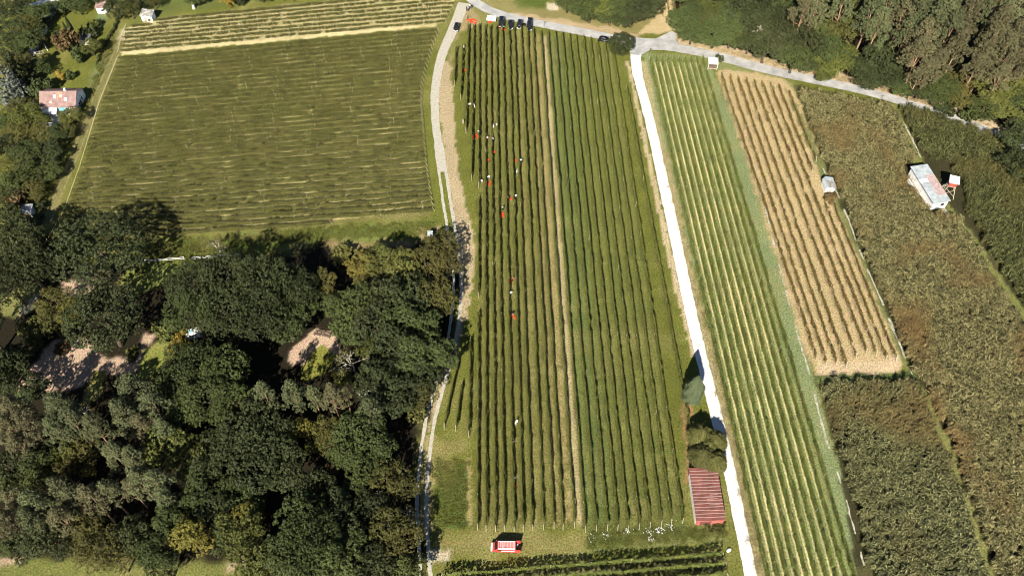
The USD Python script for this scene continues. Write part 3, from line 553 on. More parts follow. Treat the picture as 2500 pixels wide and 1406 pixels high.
def limbs(pr, rng, mat, H, r0, top, ends, bend=0.3):
    tr = MB(); n = 7
    z = np.linspace(0, top, n); w = np.cumsum(rng.normal(0, bend * 0.25, (n, 2)), 0); w -= w[0]
    pts = np.column_stack([w, z]); tr.tube(pts, r0 * np.linspace(1, 0.35, n) * np.where(np.arange(n) == 0, 1.25, 1), 7)
    part('trunk', tr.mesh, mat, pr, smooth=True)
    for e in ends:
        k = int(np.clip(np.searchsorted(z, e[2] * 0.55), 2, n - 1)); b = pts[k]; mid = (b + e) / 2 + [0, 0, -0.06 * H * 0.5]
        m = MB(); m.tube([b, mid, e], [r0 * 0.38, r0 * 0.26, r0 * 0.1], 5); part('limb', m.mesh, mat, pr, smooth=True)
def broadleaf(name, seed, mat, R=5.0, H=13.0, nl=25, per=400, size=0.40, flat=0.78, low=0.32, sub=5.5):
    rng = np.random.default_rng(seed); pr = proto(name)
    lobes = []
    for k in range(nl):
        d = unit(rng.normal(size=3)); d[2] = abs(d[2]) * 1.1 - 0.35; d = unit(d)
        q = 0.70 + 0.22 * rng.random()
        c = np.array([d[0] * R * q, d[1] * R * q, H * (low + (1 - low) / 2) + d[2] * H * (1 - low) / 2 * q * flat * 1.1])
        lobes.append((*c, R * (0.2 + 0.17 * rng.random()) * (5 / R) ** 0.35))
    lobes.append((0, 0, H * 0.62, R * 0.55))
    vf, tint = cloud(rng, lobes, per, size)
    ends = [np.array(lobes[i][:3]) for i in rng.choice(nl, 5, replace=False)]
    limbs(pr, rng, M['bark'], H, 0.32 * R / 5 + 0.05, H * 0.7, ends)
    leaf_part('crown', vf, tint, M[mat], pr)
    return pr
def pine(name, seed, mat, R=3.0, H=17.0, low=0.55, nl=26):
    rng = np.random.default_rng(seed); pr = proto(name); lobes = []; ends = []
    for k in range(nl):
        h = low + (1 - low) * (k + 0.5) / nl; az = k * 2.4 + rng.normal(0, 0.3)
        reach = R * (1.0 - ((h - low) / (1 - low)) ** 1.6 * 0.85) * (0.55 + 0.45 * rng.random())
        c = np.array([math.cos(az) * reach, math.sin(az) * reach, H * h + rng.normal(0, 0.3)])
        lobes.append((*c, R * (0.20 + 0.12 * rng.random())))
        if k % 3 == 0: ends.append(c)
    lobes.append((0, 0, H * 0.98, R * 0.22))
    vf, tint = cloud(rng, lobes, 230, 0.42, up=0.5, jitter=0.8, keep_low=0.3, elong=2.8, csize=0.3)
    limbs(pr, rng, M['pine_bark'], H, 0.24, H * 0.97, ends, bend=0.35)
    leaf_part('crown', vf, tint, M[mat], pr)
    return pr
def conifer(name, seed, mat, R=2.6, H=11.0, drop=0.25, size=0.6, layers=15):
    rng = np.random.default_rng(seed); pr = proto(name); lobes = []
    for k in range(layers):
        h = 0.08 + 0.9 * k / layers; rr = R * (1 - h) ** 0.85; n = max(int(9 * (1 - h)) + 2, 3)
        for j in range(n):
            az = j * 2 * PI / n + k * 0.7 + rng.normal(0, 0.15); q = rr * (0.62 + 0.3 * rng.random())
            lobes.append((math.cos(az) * q, math.sin(az) * q, H * h - drop * q, 0.32 * R * (1 - h) + 0.25))
    vf, tint = cloud(rng, lobes, 46, size, up=0.1, elong=2.2)
    limbs(pr, rng, M['bark'], H, 0.2, H * 0.95, [], bend=0.05)
    leaf_part('crown', vf, tint, M[mat], pr)
    return pr
def flame(name, seed, mat, R=1.6, H=9.0, n=9000, size=0.42):
    """A dense upright crown, widest at a third of its height."""
    rng = np.random.default_rng(seed); pr = proto(name)
    h = rng.random(n) ** 0.8; az = rng.random(n) * 2 * PI
    prof = np.interp(h, [0, 0.12, 0.35, 0.6, 0.85, 1], [0.35, 0.85, 1.0, 0.82, 0.42, 0.04])
    wav = 1 + 0.14 * np.sin(az * 3 + h * 9) + 0.1 * np.sin(az * 7 - h * 17) + 0.07 * rng.normal(size=n)
    r = R * prof * wav; p = np.column_stack([np.cos(az) * r, np.sin(az) * r, 0.25 + h * (H - 0.25)])
    nrm = unit(np.column_stack([np.cos(az), np.sin(az), 0.35 + 0 * az]) + 0.45 * rng.normal(size=(n, 3)))
    a = unit(np.column_stack([np.cos(az) * 0.35, np.sin(az) * 0.35, 1 + 0 * az]) + 0.3 * rng.normal(size=(n, 3)))
    ln = size * (0.7 + 0.6 * rng.random(n)); vf = leaf_faces(p, a, nrm, ln, ln / 2.6)
    limbs(pr, rng, M['bark'], H, 0.18, H * 0.8, [], bend=0.05)
    leaf_part('crown', vf, np.repeat(np.clip(rng.normal(0.5, 0.25, n), 0, 1), 4), M[mat], pr)
    return pr
def bush(name, seed, mat, R=1.6, H=2.2, nl=9, per=120, size=0.42):
    rng = np.random.default_rng(seed); pr = proto(name)
    lobes = [(rng.normal(0, R * 0.42), rng.normal(0, R * 0.42), H * (0.35 + 0.4 * rng.random()), R * (0.3 + 0.2 * rng.random())) for _ in range(nl)]
    vf, tint = cloud(rng, lobes, per, size)
    m = MB()
    for k in range(5): m.tube([[0, 0, 0], [lobes[k][0] * 0.5, lobes[k][1] * 0.5, lobes[k][2] * 0.6], lobes[k][:3]], [0.07, 0.05, 0.02], 5)
    part('stems', m.mesh, M['bark'], pr)
    leaf_part('foliage', vf, tint, M[mat], pr)
    return pr
def bare(name, seed, mat, H=9.0, r0=0.2, spread=0.55, depth=4, leafy=None):
    rng = np.random.default_rng(seed); pr = proto(name); tr = MB(); br = MB(); tips = []
    def grow(m, p, d, ln, r, lev):
        q = p + d * ln; mid = (p + q) / 2 + rng.normal(0, ln * 0.05, 3)
        m.tube([p, mid, q], [r, r * 0.8, r * 0.6], 5 if lev < 2 else 4, cap=False)
        if lev >= depth: tips.append(q); return
        for _ in range(3 if lev else 5):
            nd = unit(d + spread * rng.normal(size=3) + [0, 0, 0.12]); grow(br, p + (q - p) * (0.55 + 0.45 * rng.random()), nd, ln * (0.55 + 0.2 * rng.random()), r * 0.55, lev + 1)
    grow(tr, np.zeros(3), np.array([0.06, 0, 1.0]), H * 0.42, r0, 0)
    part('trunk', tr.mesh, M[mat], pr, smooth=True); part('branches', br.mesh, M[mat], pr)
    if leafy:
        t = np.array(tips); t = t[rng.random(len(t)) < 0.6]; p = np.repeat(t, 6, 0) + rng.normal(0, 0.25, (len(t) * 6, 3))
        ln = 0.3 + 0.2 * rng.random(len(p)); leaf_part('crown', leaf_faces(p, rng.normal(size=p.shape), unit(rng.normal(size=p.shape) + [0, 0, 0.5]), ln, ln / 1.5), np.repeat(rng.random(len(p)), 4), M[leafy], pr)
    return pr
def weeping(name, seed, mat, R=3.4, H=6.5, n=2600):
    """Long narrow leaf sprays hanging outward from arching branches."""
    rng = np.random.default_rng(seed); pr = proto(name); ends = []
    az = rng.random(n) * 2 * PI; q = np.sqrt(rng.random(n)); r = R * q
    lobz = H * (0.98 - 0.55 * q ** 2) + 0.35 * np.sin(az * 5 + q * 6) + rng.normal(0, 0.25, n)
    p = np.column_stack([np.cos(az) * r, np.sin(az) * r, lobz])
    a = unit(np.column_stack([np.cos(az), np.sin(az), -0.55 - 0.7 * q]) + 0.35 * rng.normal(size=(n, 3)))
    nrm = unit(np.column_stack([np.cos(az) * 0.5, np.sin(az) * 0.5, 1 + 0 * az]) + 0.5 * rng.normal(size=(n, 3)))
    ln = 0.8 + 0.7 * rng.random(n)
    for k in range(7): t = k * 0.9; ends.append(np.array([math.cos(t) * R * 0.6, math.sin(t) * R * 0.6, H * 0.75]))
    limbs(pr, rng, M['bark'], H, 0.25, H * 0.8, ends)
    leaf_part('crown', leaf_faces(p, a, nrm, ln, ln / 5.5), np.repeat(np.clip(rng.normal(0.5, 0.28, n), 0, 1), 4), M[mat], pr)
    return pr
KIND = {   # kind: (prototypes, object name, category, look, radius and height of the prototype)
    'bigdark': ([broadleaf('big_dark_oak_a', 41, 'oak_dark', R=9, H=16, nl=52, per=430), broadleaf('big_dark_oak_b', 42, 'oak_dark', R=9, H=16, nl=46, per=430)], 'broadleaf_tree', 'tree', 'dark green broadleaf tree', 9, 16),
    'biggreen': ([broadleaf('big_green_oak', 43, 'oak_green', R=9, H=16, nl=50, per=430)], 'broadleaf_tree', 'tree', 'mid green broadleaf tree', 9, 16),
    'dark': ([broadleaf('dark_oak_a', 1, 'oak_dark'), broadleaf('dark_oak_b', 2, 'oak_dark', nl=30), broadleaf('dark_oak_c', 3, 'oak_dark', nl=21, flat=0.9)], 'broadleaf_tree', 'tree', 'dark green broadleaf tree', 5, 13),
    'green': ([broadleaf('green_oak_a', 4, 'oak_green'), broadleaf('green_oak_b', 5, 'oak_green', nl=28)], 'broadleaf_tree', 'tree', 'mid green broadleaf tree', 5, 13),
    'olive': ([broadleaf('olive_tree_a', 6, 'oak_olive', size=0.34, per=330), broadleaf('olive_tree_b', 7, 'oak_olive', nl=20, size=0.34, per=330)], 'broadleaf_tree', 'tree', 'olive brown feathery tree', 5, 13),
    'yellow': ([broadleaf('yellow_tree_a', 8, 'oak_yellow', size=0.38), broadleaf('yellow_tree_b', 9, 'oak_yellow', nl=20)], 'broadleaf_tree', 'tree', 'yellowing broadleaf tree', 5, 13),
    'lime': ([broadleaf('lime_tree_a', 10, 'oak_lime'), broadleaf('lime_tree_b', 11, 'oak_lime', nl=28)], 'broadleaf_tree', 'tree', 'yellow green broadleaf tree', 5, 13),
    'pine': ([pine('grey_pine_a', 12, 'needle_grey'), pine('grey_pine_b', 13, 'needle_grey', nl=20), pine('grey_pine_c', 14, 'needle_grey', nl=32, low=0.5)], 'pine_tree', 'tree', 'grey green pine', 3, 17),
    'bpine': ([pine('brown_pine_a', 15, 'needle_brown'), pine('brown_pine_b', 16, 'needle_brown', nl=22)], 'pine_tree', 'tree', 'brownish grey pine', 3, 17),
    'spruce': ([conifer('blue_spruce', 17, 'needle_blue')], 'spruce_tree', 'tree', 'pale blue spruce', 2.6, 11),
    'fir': ([conifer('dark_fir', 18, 'oak_dark')], 'fir_tree', 'tree', 'dark conifer', 2.6, 11),
    'cypress': ([flame('slim_cypress', 19, 'oak_dark', R=0.7, H=6, n=2500, size=0.35)], 'cypress_tree', 'tree', 'slim dark cypress', 0.7, 6),
    'thuja': ([flame('thuja', 20, 'thuja_leaf')], 'thuja_tree', 'tree', 'grey green thuja', 1.6, 9),
    'round': ([broadleaf('round_tree', 21, 'hedge_leaf', nl=46, per=320, size=0.36, flat=1.0, low=0.12)], 'broadleaf_tree', 'tree', 'round dense dark tree', 5, 13),
    'weep': ([weeping('willow_a', 22, 'oak_olive', n=3600), weeping('willow_b', 23, 'oak_olive')], 'willow_tree', 'tree', 'brown green drooping tree', 3.4, 6.5),
    'brown': ([bush('brown_bush', 24, 'brown_leaf')], 'bush', 'bush', 'reddish brown bush', 1.6, 2.2),
    'gold': ([bush('gold_bush', 25, 'gold_leaf', H=3)], 'bush', 'bush', 'golden yellow bush', 1.6, 3),
    'limebush': ([bush('lime_bush', 26, 'oak_lime')], 'bush', 'bush', 'bright green bush', 1.6, 2.2),
    'bush': ([bush('dark_bush', 27, 'oak_green'), bush('dark_bush_b', 28, 'oak_dark')], 'bush', 'bush', 'dark green bush', 1.6, 2.2),
    'obush': ([bush('olive_bush', 29, 'oak_olive')], 'bush', 'bush', 'olive brown bush', 1.6, 2.2),
    'dead': ([bare('dead_tree_a', 30, 'dead_wood'), bare('dead_tree_b', 31, 'dead_wood', spread=0.7)], 'dead_tree', 'tree', 'bare white dead tree', 2.5, 9),
    'thin': ([bare('thin_tree', 32, 'dead_wood', spread=0.5, leafy='oak_olive')], 'thin_tree', 'tree', 'nearly bare pale tree', 2.5, 9),
}
TREES = []
def tree(kind, px, py, r, hk=1.0, where=None, region=None, base=False):
    """A plant whose crown stands at (px, py) in the photograph with a crown radius of r photograph pixels; hk stretches its height."""
    if kind in ('dark', 'green') and r / S(py) > 5.6: kind = 'big' + kind
    prs, name, cat, look, R0, H0 = KIND[kind]
    rad = r / S(py); sx = rad / R0
    hfac = {'pine': 0.75, 'bpine': 0.75, 'spruce': 0.4, 'fir': 0.4, 'cypress': 0.5, 'thuja': 0.42}.get(kind, 0.62)
    if kind in ('pine', 'bpine'): h = max(12, 17 * (0.55 + 0.45 * sx)) * hk
    elif H0 >= 11: h = 13 * (0.55 + 0.35 * rad / 5) * hk if kind not in ('spruce', 'fir') else H0 * (0.35 + 0.65 * sx) * hk
    else: h = H0 * sx * hk
    if region == 'lower left wood' and kind != 'dead' and H0 >= 11 and r < 100: h *= 1.12; sx *= 0.95
    if region == 'upper right wood' and py > 140: h *= 0.78
    b = G(px, py, 0 if base else h * hfac)
    TREES.append(dict(kind=kind, xy=b, s=(sx, sx, h / H0), where=where, region=region, name=name, cat=cat, look=look, px=px, py=py, r=r, h=h))
W1, W2, W3 = 'lower left wood', 'upper right wood', 'garden corner'
for row in [  # lower left wood
    ('dark', 238, 612, 108, .85, 'large dark green oak whose shadow falls onto the wide left vineyard'), ('dark', -30, 900, 50, 1.4), ('dark', 20, 905, 44, 1.3), ('dark', -40, 800, 50, 1.2), ('dark', 40, 870, 26, .9), ('dark', 38, 600, 70), ('dark', 70, 655, 60), ('dark', 20, 690, 62), ('green', 20, 660, 40, .8),
    ('dark', 255, 778, 92, 1.0, 'large round dark oak standing free above the pinkish dirt clearing'), ('olive', 138, 740, 48, .75), ('olive', 125, 790, 45, .75), ('yellow', 175, 765, 36, .7), ('obush', 70, 790, 24), ('obush', 85, 832, 26), ('brown', 150, 850, 18), ('limebush', 322, 858, 14), ('limebush', 345, 655, 16),
    ('dark', 480, 700, 66, 1.05), ('dark', 560, 680, 66, 1.1), ('green', 470, 770, 62, .95), ('dark', 645, 690, 70, 1.1), ('dark', 720, 710, 58), ('dark', 560, 770, 72, 1.0), ('dark', 650, 770, 66), ('green', 700, 790, 50, .9), ('green', 745, 740, 50, .9), ('olive', 790, 690, 34, .9), ('green', 820, 745, 36, .8),
    ('limebush', 408, 810, 26), ('gold', 440, 835, 20), ('gold', 425, 858, 22), ('obush', 470, 848, 18), ('bush', 395, 790, 20),
    ('yellow', 890, 650, 40, .8), ('lime', 930, 640, 44, .85), ('lime', 985, 650, 42, .8), ('olive', 905, 690, 40, .8), ('lime', 955, 690, 46, .8), ('olive', 1080, 600, 40, .75), ('olive', 1045, 645, 44, .8), ('olive', 1090, 645, 36, .75), ('bush', 1050, 600, 22), ('obush', 850, 612, 22), ('obush', 822, 628, 20),
    ('green', 890, 745, 52, 1.0), ('dark', 950, 735, 56, 1.0), ('dark', 1010, 720, 48, .9), ('olive', 1062, 715, 46, .9), ('olive', 1085, 735, 34, .8), ('green', 855, 800, 46, .9), ('dark', 920, 800, 56, 1.0), ('green', 985, 790, 54, 1.0), ('green', 1030, 800, 46, .9), ('dark', 960, 850, 50), ('green', 1025, 860, 56, 1.0), ('green', 1075, 870, 44, .9), ('lime', 895, 850, 30, .7), ('dark', 975, 905, 40, .8), ('dark', 1030, 920, 44, .9), ('thin', 855, 870, 30, 1.0),
    ('dark', 925, 935, 56, .95), ('dark', 970, 975, 50, .9), ('olive', 1030, 960, 42, .8), ('obush', 1010, 1000, 26), ('lime', 1000, 985, 22, .6),
    ('pine', 645, 965, 30, .9, 'grey green pine at the left end of the sunlit row below the round clearing'), ('pine', 715, 962, 30, .9, 'grey green pine second from the left in the sunlit row below the round clearing'), ('pine', 768, 968, 24, .85, 'small grey green pine third in the sunlit row below the round clearing'), ('bpine', 812, 970, 27, .9, 'brownish pine fourth in the sunlit row below the round clearing'), ('bpine', 842, 965, 20, .8), ('lime', 840, 925, 22, .6), ('yellow', 822, 918, 16, .5), ('dead', 882, 965, 26, 1.1, 'bare white dead tree with a fan of branches beside the pine row'), ('pine', 905, 1000, 32, .85), ('olive', 610, 975, 26, .8),
    ('green', 470, 900, 70, 1.0), ('green', 545, 905, 60, 1.0), ('green', 420, 945, 56, 1.0), ('green', 510, 970, 72, 1.0), ('green', 570, 985, 52, .95), ('green', 440, 1010, 50, .9), ('pine', 325, 950, 38, .9), ('pine', 375, 990, 36, .9), ('pine', 300, 1010, 36, .9), ('bpine', 345, 1040, 32, .8), ('pine', 400, 1050, 30, .8),
    ('bpine', 30, 1000, 38, .9), ('bpine', 70, 1035, 34, .9), ('bpine', 20, 1045, 30, .9), ('pine', 150, 995, 40, .9), ('pine', 185, 1030, 38, .9), ('pine', 235, 1045, 32, .9), ('pine', 140, 1050, 34, .85), ('bpine', 45, 1085, 30, .8), ('thin', 205, 1000, 22, .9), ('bush', 60, 960, 26), ('dark', 15, 935, 40, .8), ('dark', 90, 945, 34, .7),
    ('dark', 600, 1040, 60, 1.0), ('dark', 665, 1075, 62, 1.0), ('yellow', 738, 1050, 32, .8, 'bright yellow green tree in the gap behind the big middle oaks'), ('olive', 795, 1050, 34, .8), ('olive', 800, 1085, 30, .8), ('limebush', 760, 1090, 18), ('green', 880, 1055, 56, 1.0, 'round mid green oak lit from the front beside the grassy track'), ('green', 920, 1100, 46, .9), ('green', 840, 1105, 46, .9), ('green', 890, 1145, 44, .9), ('olive', 945, 1170, 46, .8), ('olive', 990, 1190, 34, .7), ('green', 870, 1195, 34, .7), ('dark', 905, 1240, 40, .8), ('dead', 925, 1205, 18, .9), ('dead', 895, 1220, 20, .8), ('brown', 785, 1165, 28, 1.6),
    ('lime', 405, 1090, 54, .95), ('lime', 455, 1110, 48, .9), ('pine', 285, 1110, 32, .9), ('pine', 325, 1120, 30, .85), ('dark', 540, 1090, 52, .95), ('dark', 500, 1150, 44, .9), ('green', 470, 1165, 34, .8), ('dark', 620, 1150, 58, 1.0), ('dark', 700, 1150, 52, .95), ('green', 565, 1200, 40, .8), ('green', 610, 1230, 40, .8),
    ('lime', 160, 1110, 30, .9), ('olive', 205, 1090, 40, .85), ('olive', 155, 1150, 34, .85), ('olive', 210, 1130, 34, .8), ('green', 95, 1130, 42, .9), ('dark', 30, 1145, 44, .9), ('green', 30, 1190, 38, .8), ('green', 100, 1175, 34, .8), ('pine', 150, 1195, 34, .85), ('pine', 180, 1215, 32, .85), ('bpine', 225, 1215, 34, .85), ('pine', 265, 1200, 30, .8), ('pine', 85, 1230, 36, .9), ('bpine', 40, 1225, 32, .85), ('pine', 75, 1270, 32, .85), ('bpine', 20, 1275, 34, .9), ('bpine', 150, 1265, 34, .85), ('pine', 345, 1175, 34, .9, 'grey green pine with a bare reddish limb beside the black gap'), ('pine', 385, 1180, 36, .9), ('bpine', 320, 1190, 24, .8), ('pine', 400, 1210, 26, .8),
    ('green', 470, 1225, 36, .8), ('dark', 510, 1235, 44, .9), ('dark', 550, 1260, 40, .85), ('green', 420, 1270, 42, .9), ('dark', 320, 1310, 44, .9), ('dark', 110, 1310, 52, .9), ('dark', 60, 1330, 44, .85), ('green', 20, 1320, 40, .8), ('dark', 165, 1330, 40, .8),
    ('olive', 225, 1290, 42, 1.0), ('olive', 250, 1340, 52, .95), ('olive', 205, 1350, 34, .8), ('olive', 290, 1370, 36, .8), ('green', 370, 1345, 40, .9), ('green', 400, 1385, 42, .8), ('yellow', 470, 1315, 50, .95, 'broad yellow tree left of the yellow green oak in the bottom row'), ('yellow', 460, 1285, 30, .8), ('lime', 590, 1285, 52, .95), ('yellow', 600, 1265, 38, .9), ('lime', 615, 1340, 56, .9), ('green', 545, 1320, 40, .85), ('lime', 625, 1390, 44, .8),
    ('green', 740, 1265, 58, 1.05), ('green', 760, 1330, 72, 1.1), ('green', 700, 1350, 56, 1.0), ('dark', 830, 1290, 56, .95), ('green', 830, 1370, 58, 1.0), ('green', 735, 1395, 60, 1.0), ('green', 880, 1340, 48, .9), ('dark', 910, 1390, 52, .9), ('olive', 950, 1290, 46, .9), ('dead', 948, 1280, 22, 1.0), ('olive', 985, 1310, 44, .9), ('olive', 960, 1350, 42, .85), ('thin', 990, 1280, 28, .9), ('green', 1000, 1390, 42, .8), ('dark', 940, 1400, 40, .8), ('dark', 770, 1200, 48, .9), ('dark', 810, 1240, 46, .9),
]:
    tree(row[0], row[1], row[2], row[3], row[4] if len(row) > 4 else 1.0, row[5] if len(row) > 5 else None, W1)
for row in [  # upper right wood and the copse left of it
    ('green', 1385, 5, 30, .6), ('green', 1425, 15, 38, .6), ('lime', 1465, 14, 36, .6), ('green', 1505, 15, 40, .6), ('dark', 1545, 20, 40, .6), ('dark', 1580, 15, 36, .6), ('dark', 1530, 45, 32, .5), ('dark', 1440, 35, 28, .5), ('green', 1490, 40, 30, .5), ('dark', 1590, -15, 36, .7), ('green', 1400, -20, 40, .7), ('green', 1480, -25, 44, .7), ('dark', 1550, -25, 44, .7),
    ('green', 1672, 50, 40, .7), ('green', 1700, 35, 38, .7), ('green', 1690, 80, 36, .6), ('olive', 1735, 50, 36, .7), ('green', 1745, 85, 40, .7), ('lime', 1740, 20, 34, .7), ('green', 1775, 45, 38, .8), ('green', 1785, 85, 36, .7), ('lime', 1800, 95, 30, .6), ('dark', 1815, 35, 42, .9), ('dark', 1850, 60, 40, .9), ('dead', 1858, 72, 20, 1.2, 'bare white dead tree at the front of the upper right wood'), ('dead', 1822, 62, 12, 1.0), ('dark', 1830, 100, 34, .7), ('dark', 1870, 115, 40, .8), ('dark', 1890, 75, 42, .9), ('dark', 1915, 115, 42, .8), ('dark', 1860, 15, 42, 1.0), ('green', 1940, 140, 40, .8), ('dark', 1925, 60, 44, .95), ('dark', 1960, 105, 44, .9), ('green', 1900, 20, 40, 1.0), ('dark', 1960, 150, 36, .7),
    ('bpine', 1965, 20, 30, 1.1), ('pine', 1995, 22, 30, 1.1), ('green', 1990, 80, 42, .9), ('olive', 2045, 75, 40, 1.0), ('green', 2030, 120, 40, .8), ('lime', 2020, 155, 40, .7), ('lime', 2060, 140, 34, .7), ('lime', 2010, 178, 28, .6), ('olive', 2075, 165, 26, .6), ('olive', 2080, 45, 38, 1.0), ('lime', 2135, 85, 34, .8),
    ('pine', 2130, 25, 32, 1.15), ('pine', 2145, 60, 28, 1.1), ('pine', 2170, 15, 30, 1.15), ('bpine', 2200, 45, 30, 1.1), ('pine', 2215, 80, 28, 1.1), ('pine', 2240, 25, 30, 1.15), ('bpine', 2250, 95, 32, 1.1), ('bpine', 2240, 130, 32, 1.05), ('pine', 2285, 50, 32, 1.1), ('pine', 2310, 25, 30, 1.15), ('dark', 2300, 95, 34, .8), ('bpine', 2290, 150, 30, 1.05), ('pine', 2320, 75, 30, 1.1), ('bpine', 2270, 170, 30, 1.0), ('bpine', 2340, 110, 28, 1.1), ('bpine', 2360, 45, 30, 1.15), ('pine', 2395, 20, 32, 1.15), ('dark', 2395, 75, 36, .9), ('bpine', 2420, 105, 32, 1.1), ('bpine', 2440, 60, 30, 1.15), ('pine', 2470, 30, 32, 1.15), ('bpine', 2455, 125, 32, 1.1), ('bpine', 2410, 150, 30, 1.05), ('bpine', 2485, 90, 30, 1.1), ('bpine', 2480, 155, 34, 1.05), ('bpine', 2440, 185, 30, 1.0), ('bpine', 2385, 165, 26, 1.0), ('bpine', 2520, 60, 30, 1.1), ('bpine', 2525, 130, 32, 1.1), ('fir', 2335, 145, 16, 1.0, 'small dark rounded conifer in a black gap between brownish pines'),
    ('dark', 2110, 155, 36, .8), ('dark', 2150, 140, 40, .9), ('dark', 2185, 110, 40, .9), ('dark', 2120, 190, 36, .7), ('dark', 2165, 185, 40, .8), ('dark', 2210, 165, 38, .8), ('green', 2200, 210, 34, .6), ('dark', 2235, 215, 34, .6), ('bpine', 2245, 185, 26, .9), ('green', 2290, 195, 40, .7), ('green', 2280, 230, 36, .6), ('green', 2315, 225, 34, .6), ('olive', 2345, 200, 34, .7), ('olive', 2350, 245, 32, .6), ('bush', 2310, 265, 20), ('lime', 2420, 225, 46, .7), ('lime', 2460, 205, 44, .8), ('green', 2405, 265, 42, .6), ('lime', 2455, 260, 44, .6), ('green', 2500, 240, 44, .7), ('bush', 2370, 280, 24),
    ('dark', 2490, 330, 44, .8, 'almost black tree at the right edge beyond the road bend'), ('dark', 2480, 400, 40, .75), ('olive', 2515, 420, 40, .7), ('dark', 2530, 350, 50, .8),
    ('pine', 2060, 8, 28, 1.15), ('dark', 2020, -10, 44, 1.0), ('dark', 1940, -15, 44, 1.0), ('dark', 1800, -10, 44, .9), ('green', 1730, -15, 40, .8), ('dark', 2100, -15, 40, 1.0), ('bpine', 2280, -10, 32, 1.1), ('bpine', 2350, -10, 32, 1.1), ('bpine', 2440, -5, 34, 1.1), ('pine', 2200, -10, 32, 1.1), ('dark', 1870, -25, 44, 1.0), ('green', 1680, -5, 36, .7),
]:
    tree(row[0], row[1], row[2], row[3], row[4] if len(row) > 4 else 1.0, row[5] if len(row) > 5 else None, W2)
for row in [  # gardens in the upper left corner
    ('dark', 30, 20, 40, .6), ('green', 80, 40, 36, .6), ('olive', 60, 65, 34, .6), ('dark', 25, 75, 40, .6), ('green', 85, 80, 28, .5), ('dark', 20, 125, 38, .6), ('green', 60, 105, 34, .6), ('olive', 88, 98, 22, .5), ('olive', 12, 150, 30, .6), ('fir', 45, 178, 30, 1.0, 'dark spreading conifer beside the pale blue spruce'), ('spruce', 22, 205, 34, 1.0, 'pale blue spruce at the left edge of the garden'), ('olive', 65, 160, 30, .6), ('green', 95, 165, 26, .5), ('bush', 95, 208, 26, 1.3), ('olive', 82, 105, 20, .5),
    ('brown', 155, 100, 24, 1.5, 'large reddish brown bush beside the dark roofed garden shed'), ('bush', 190, 128, 20, 1.4), ('lime', 222, 115, 24, .5, 'bright leafy garden tree beside the dark roofed shed'), ('bush', 215, 82, 18), ('bush', 128, 84, 12), ('bush', 113, 52, 14), ('limebush', 228, 60, 14), ('gold', 152, 186, 12, 1.2, 'golden yellow bush on the lawn above the tiled house'), ('bush', 168, 184, 13, 1.3), ('cypress', 175, 75, 6, 1.6, 'slim dark cypress, right one of the pair on the garden lawn'), ('cypress', 166, 82, 5, 1.5, 'slim dark cypress, left one of the pair on the garden lawn'),
    ('round', 285, 18, 28, .6, 'dense dark tree beside the red roofed shed'), ('olive', 318, 22, 24, .6), ('dark', 345, 0, 24, .5), ('green', 130, 20, 26, .3), ('bush', 160, 15, 22, .8), ('green', 195, 15, 26, .3), ('green', 175, -8, 30, .4), ('olive', 375, 4, 18, .5), ('green', 470, 0, 20, .4), ('green', 490, -5, 18, .4), ('gold', 562, 2, 16, .9), ('bush', 590, 0, 14, .9), ('green', 640, -8, 18, .4), ('dark', 690, -12, 16, .4), ('dark', 715, -10, 16, .4), ('dark', 240, -10, 26, .5),
    ('lime', 60, 285, 34, .6), ('olive', 45, 260, 26, .5), ('lime', 90, 300, 28, .5), ('olive', 40, 330, 36, .6), ('olive', 95, 335, 34, .5), ('lime', 172, 285, 26, .5, 'yellow green tree beside the white annexe of the house'), ('olive', 165, 320, 22, .45), ('green', 130, 330, 30, .5), ('dark', 20, 360, 36, .6), ('green', 60, 375, 38, .6), ('dark', 115, 375, 36, .5), ('olive', 20, 410, 36, .6), ('green', 65, 420, 36, .6), ('green', 120, 420, 28, .45), ('green', 30, 450, 36, .6), ('olive', 75, 462, 32, .5), ('brown', 40, 490, 26, 1.4), ('olive', 95, 475, 20, .4), ('dark', 10, 480, 34, .6), ('bush', 90, 530, 16), ('obush', 70, 545, 18), ('bush', 100, 500, 14), ('dark', 15, 545, 44, .7), ('dark', 55, 570, 40, .6), ('green', 20, 300, 26, .5), ('brown', 55, 525, 12),
]:
    tree(row[0], row[1], row[2], row[3], row[4] if len(row) > 4 else 1.0, row[5] if len(row) > 5 else None, W3)
# single trees among the fields
tree('round', 1517, 106, 29, .62, 'round dark tree at the road junction, hiding the front of a black car', 'x')
tree('thuja', 1694, 955, 21, 1.0, 'grey green thuja at the edge of the white path', 'x')
for i, (x, y, r, wh) in enumerate([(1712, 1062, 32, 'upper left one'), (1745, 1075, 30, 'upper right one'), (1715, 1110, 32, 'lower left one'), (1745, 1125, 30, 'one overhanging the roof'), (1728, 1090, 28, 'middle one')]):
    tree('weep', x, y, r, 1.0, f'drooping brownish tree above the rusty barn, {wh} of the clump', 'x')
tree('thin', 534, 605, 20, 1.1, 'nearly bare pale tree beside the double rail above the wood', 'x')
tree('brown', 2026, 484, 14, 1.0, 'reddish brown bush covering the front of the small white shed', 'x'); tree('brown', 2034, 478, 10, 1.0, 'smaller brown bush against the corner of the small white shed', 'x')
tree('bush', 1757, 143, 9, 1.2, 'small dark bush beside the white road shelter', 'x')
tree('limebush', 460, 638, 12, 1.2, 'small bright bush at the gap in the double rail', 'x')
tree('obush', 1745, 1293, 16, .8, 'low dark scrub in front of the rusty barn', 'x'); tree('obush', 1762, 1288, 12, .8, 'low dark scrub between barn front and white path', 'x')
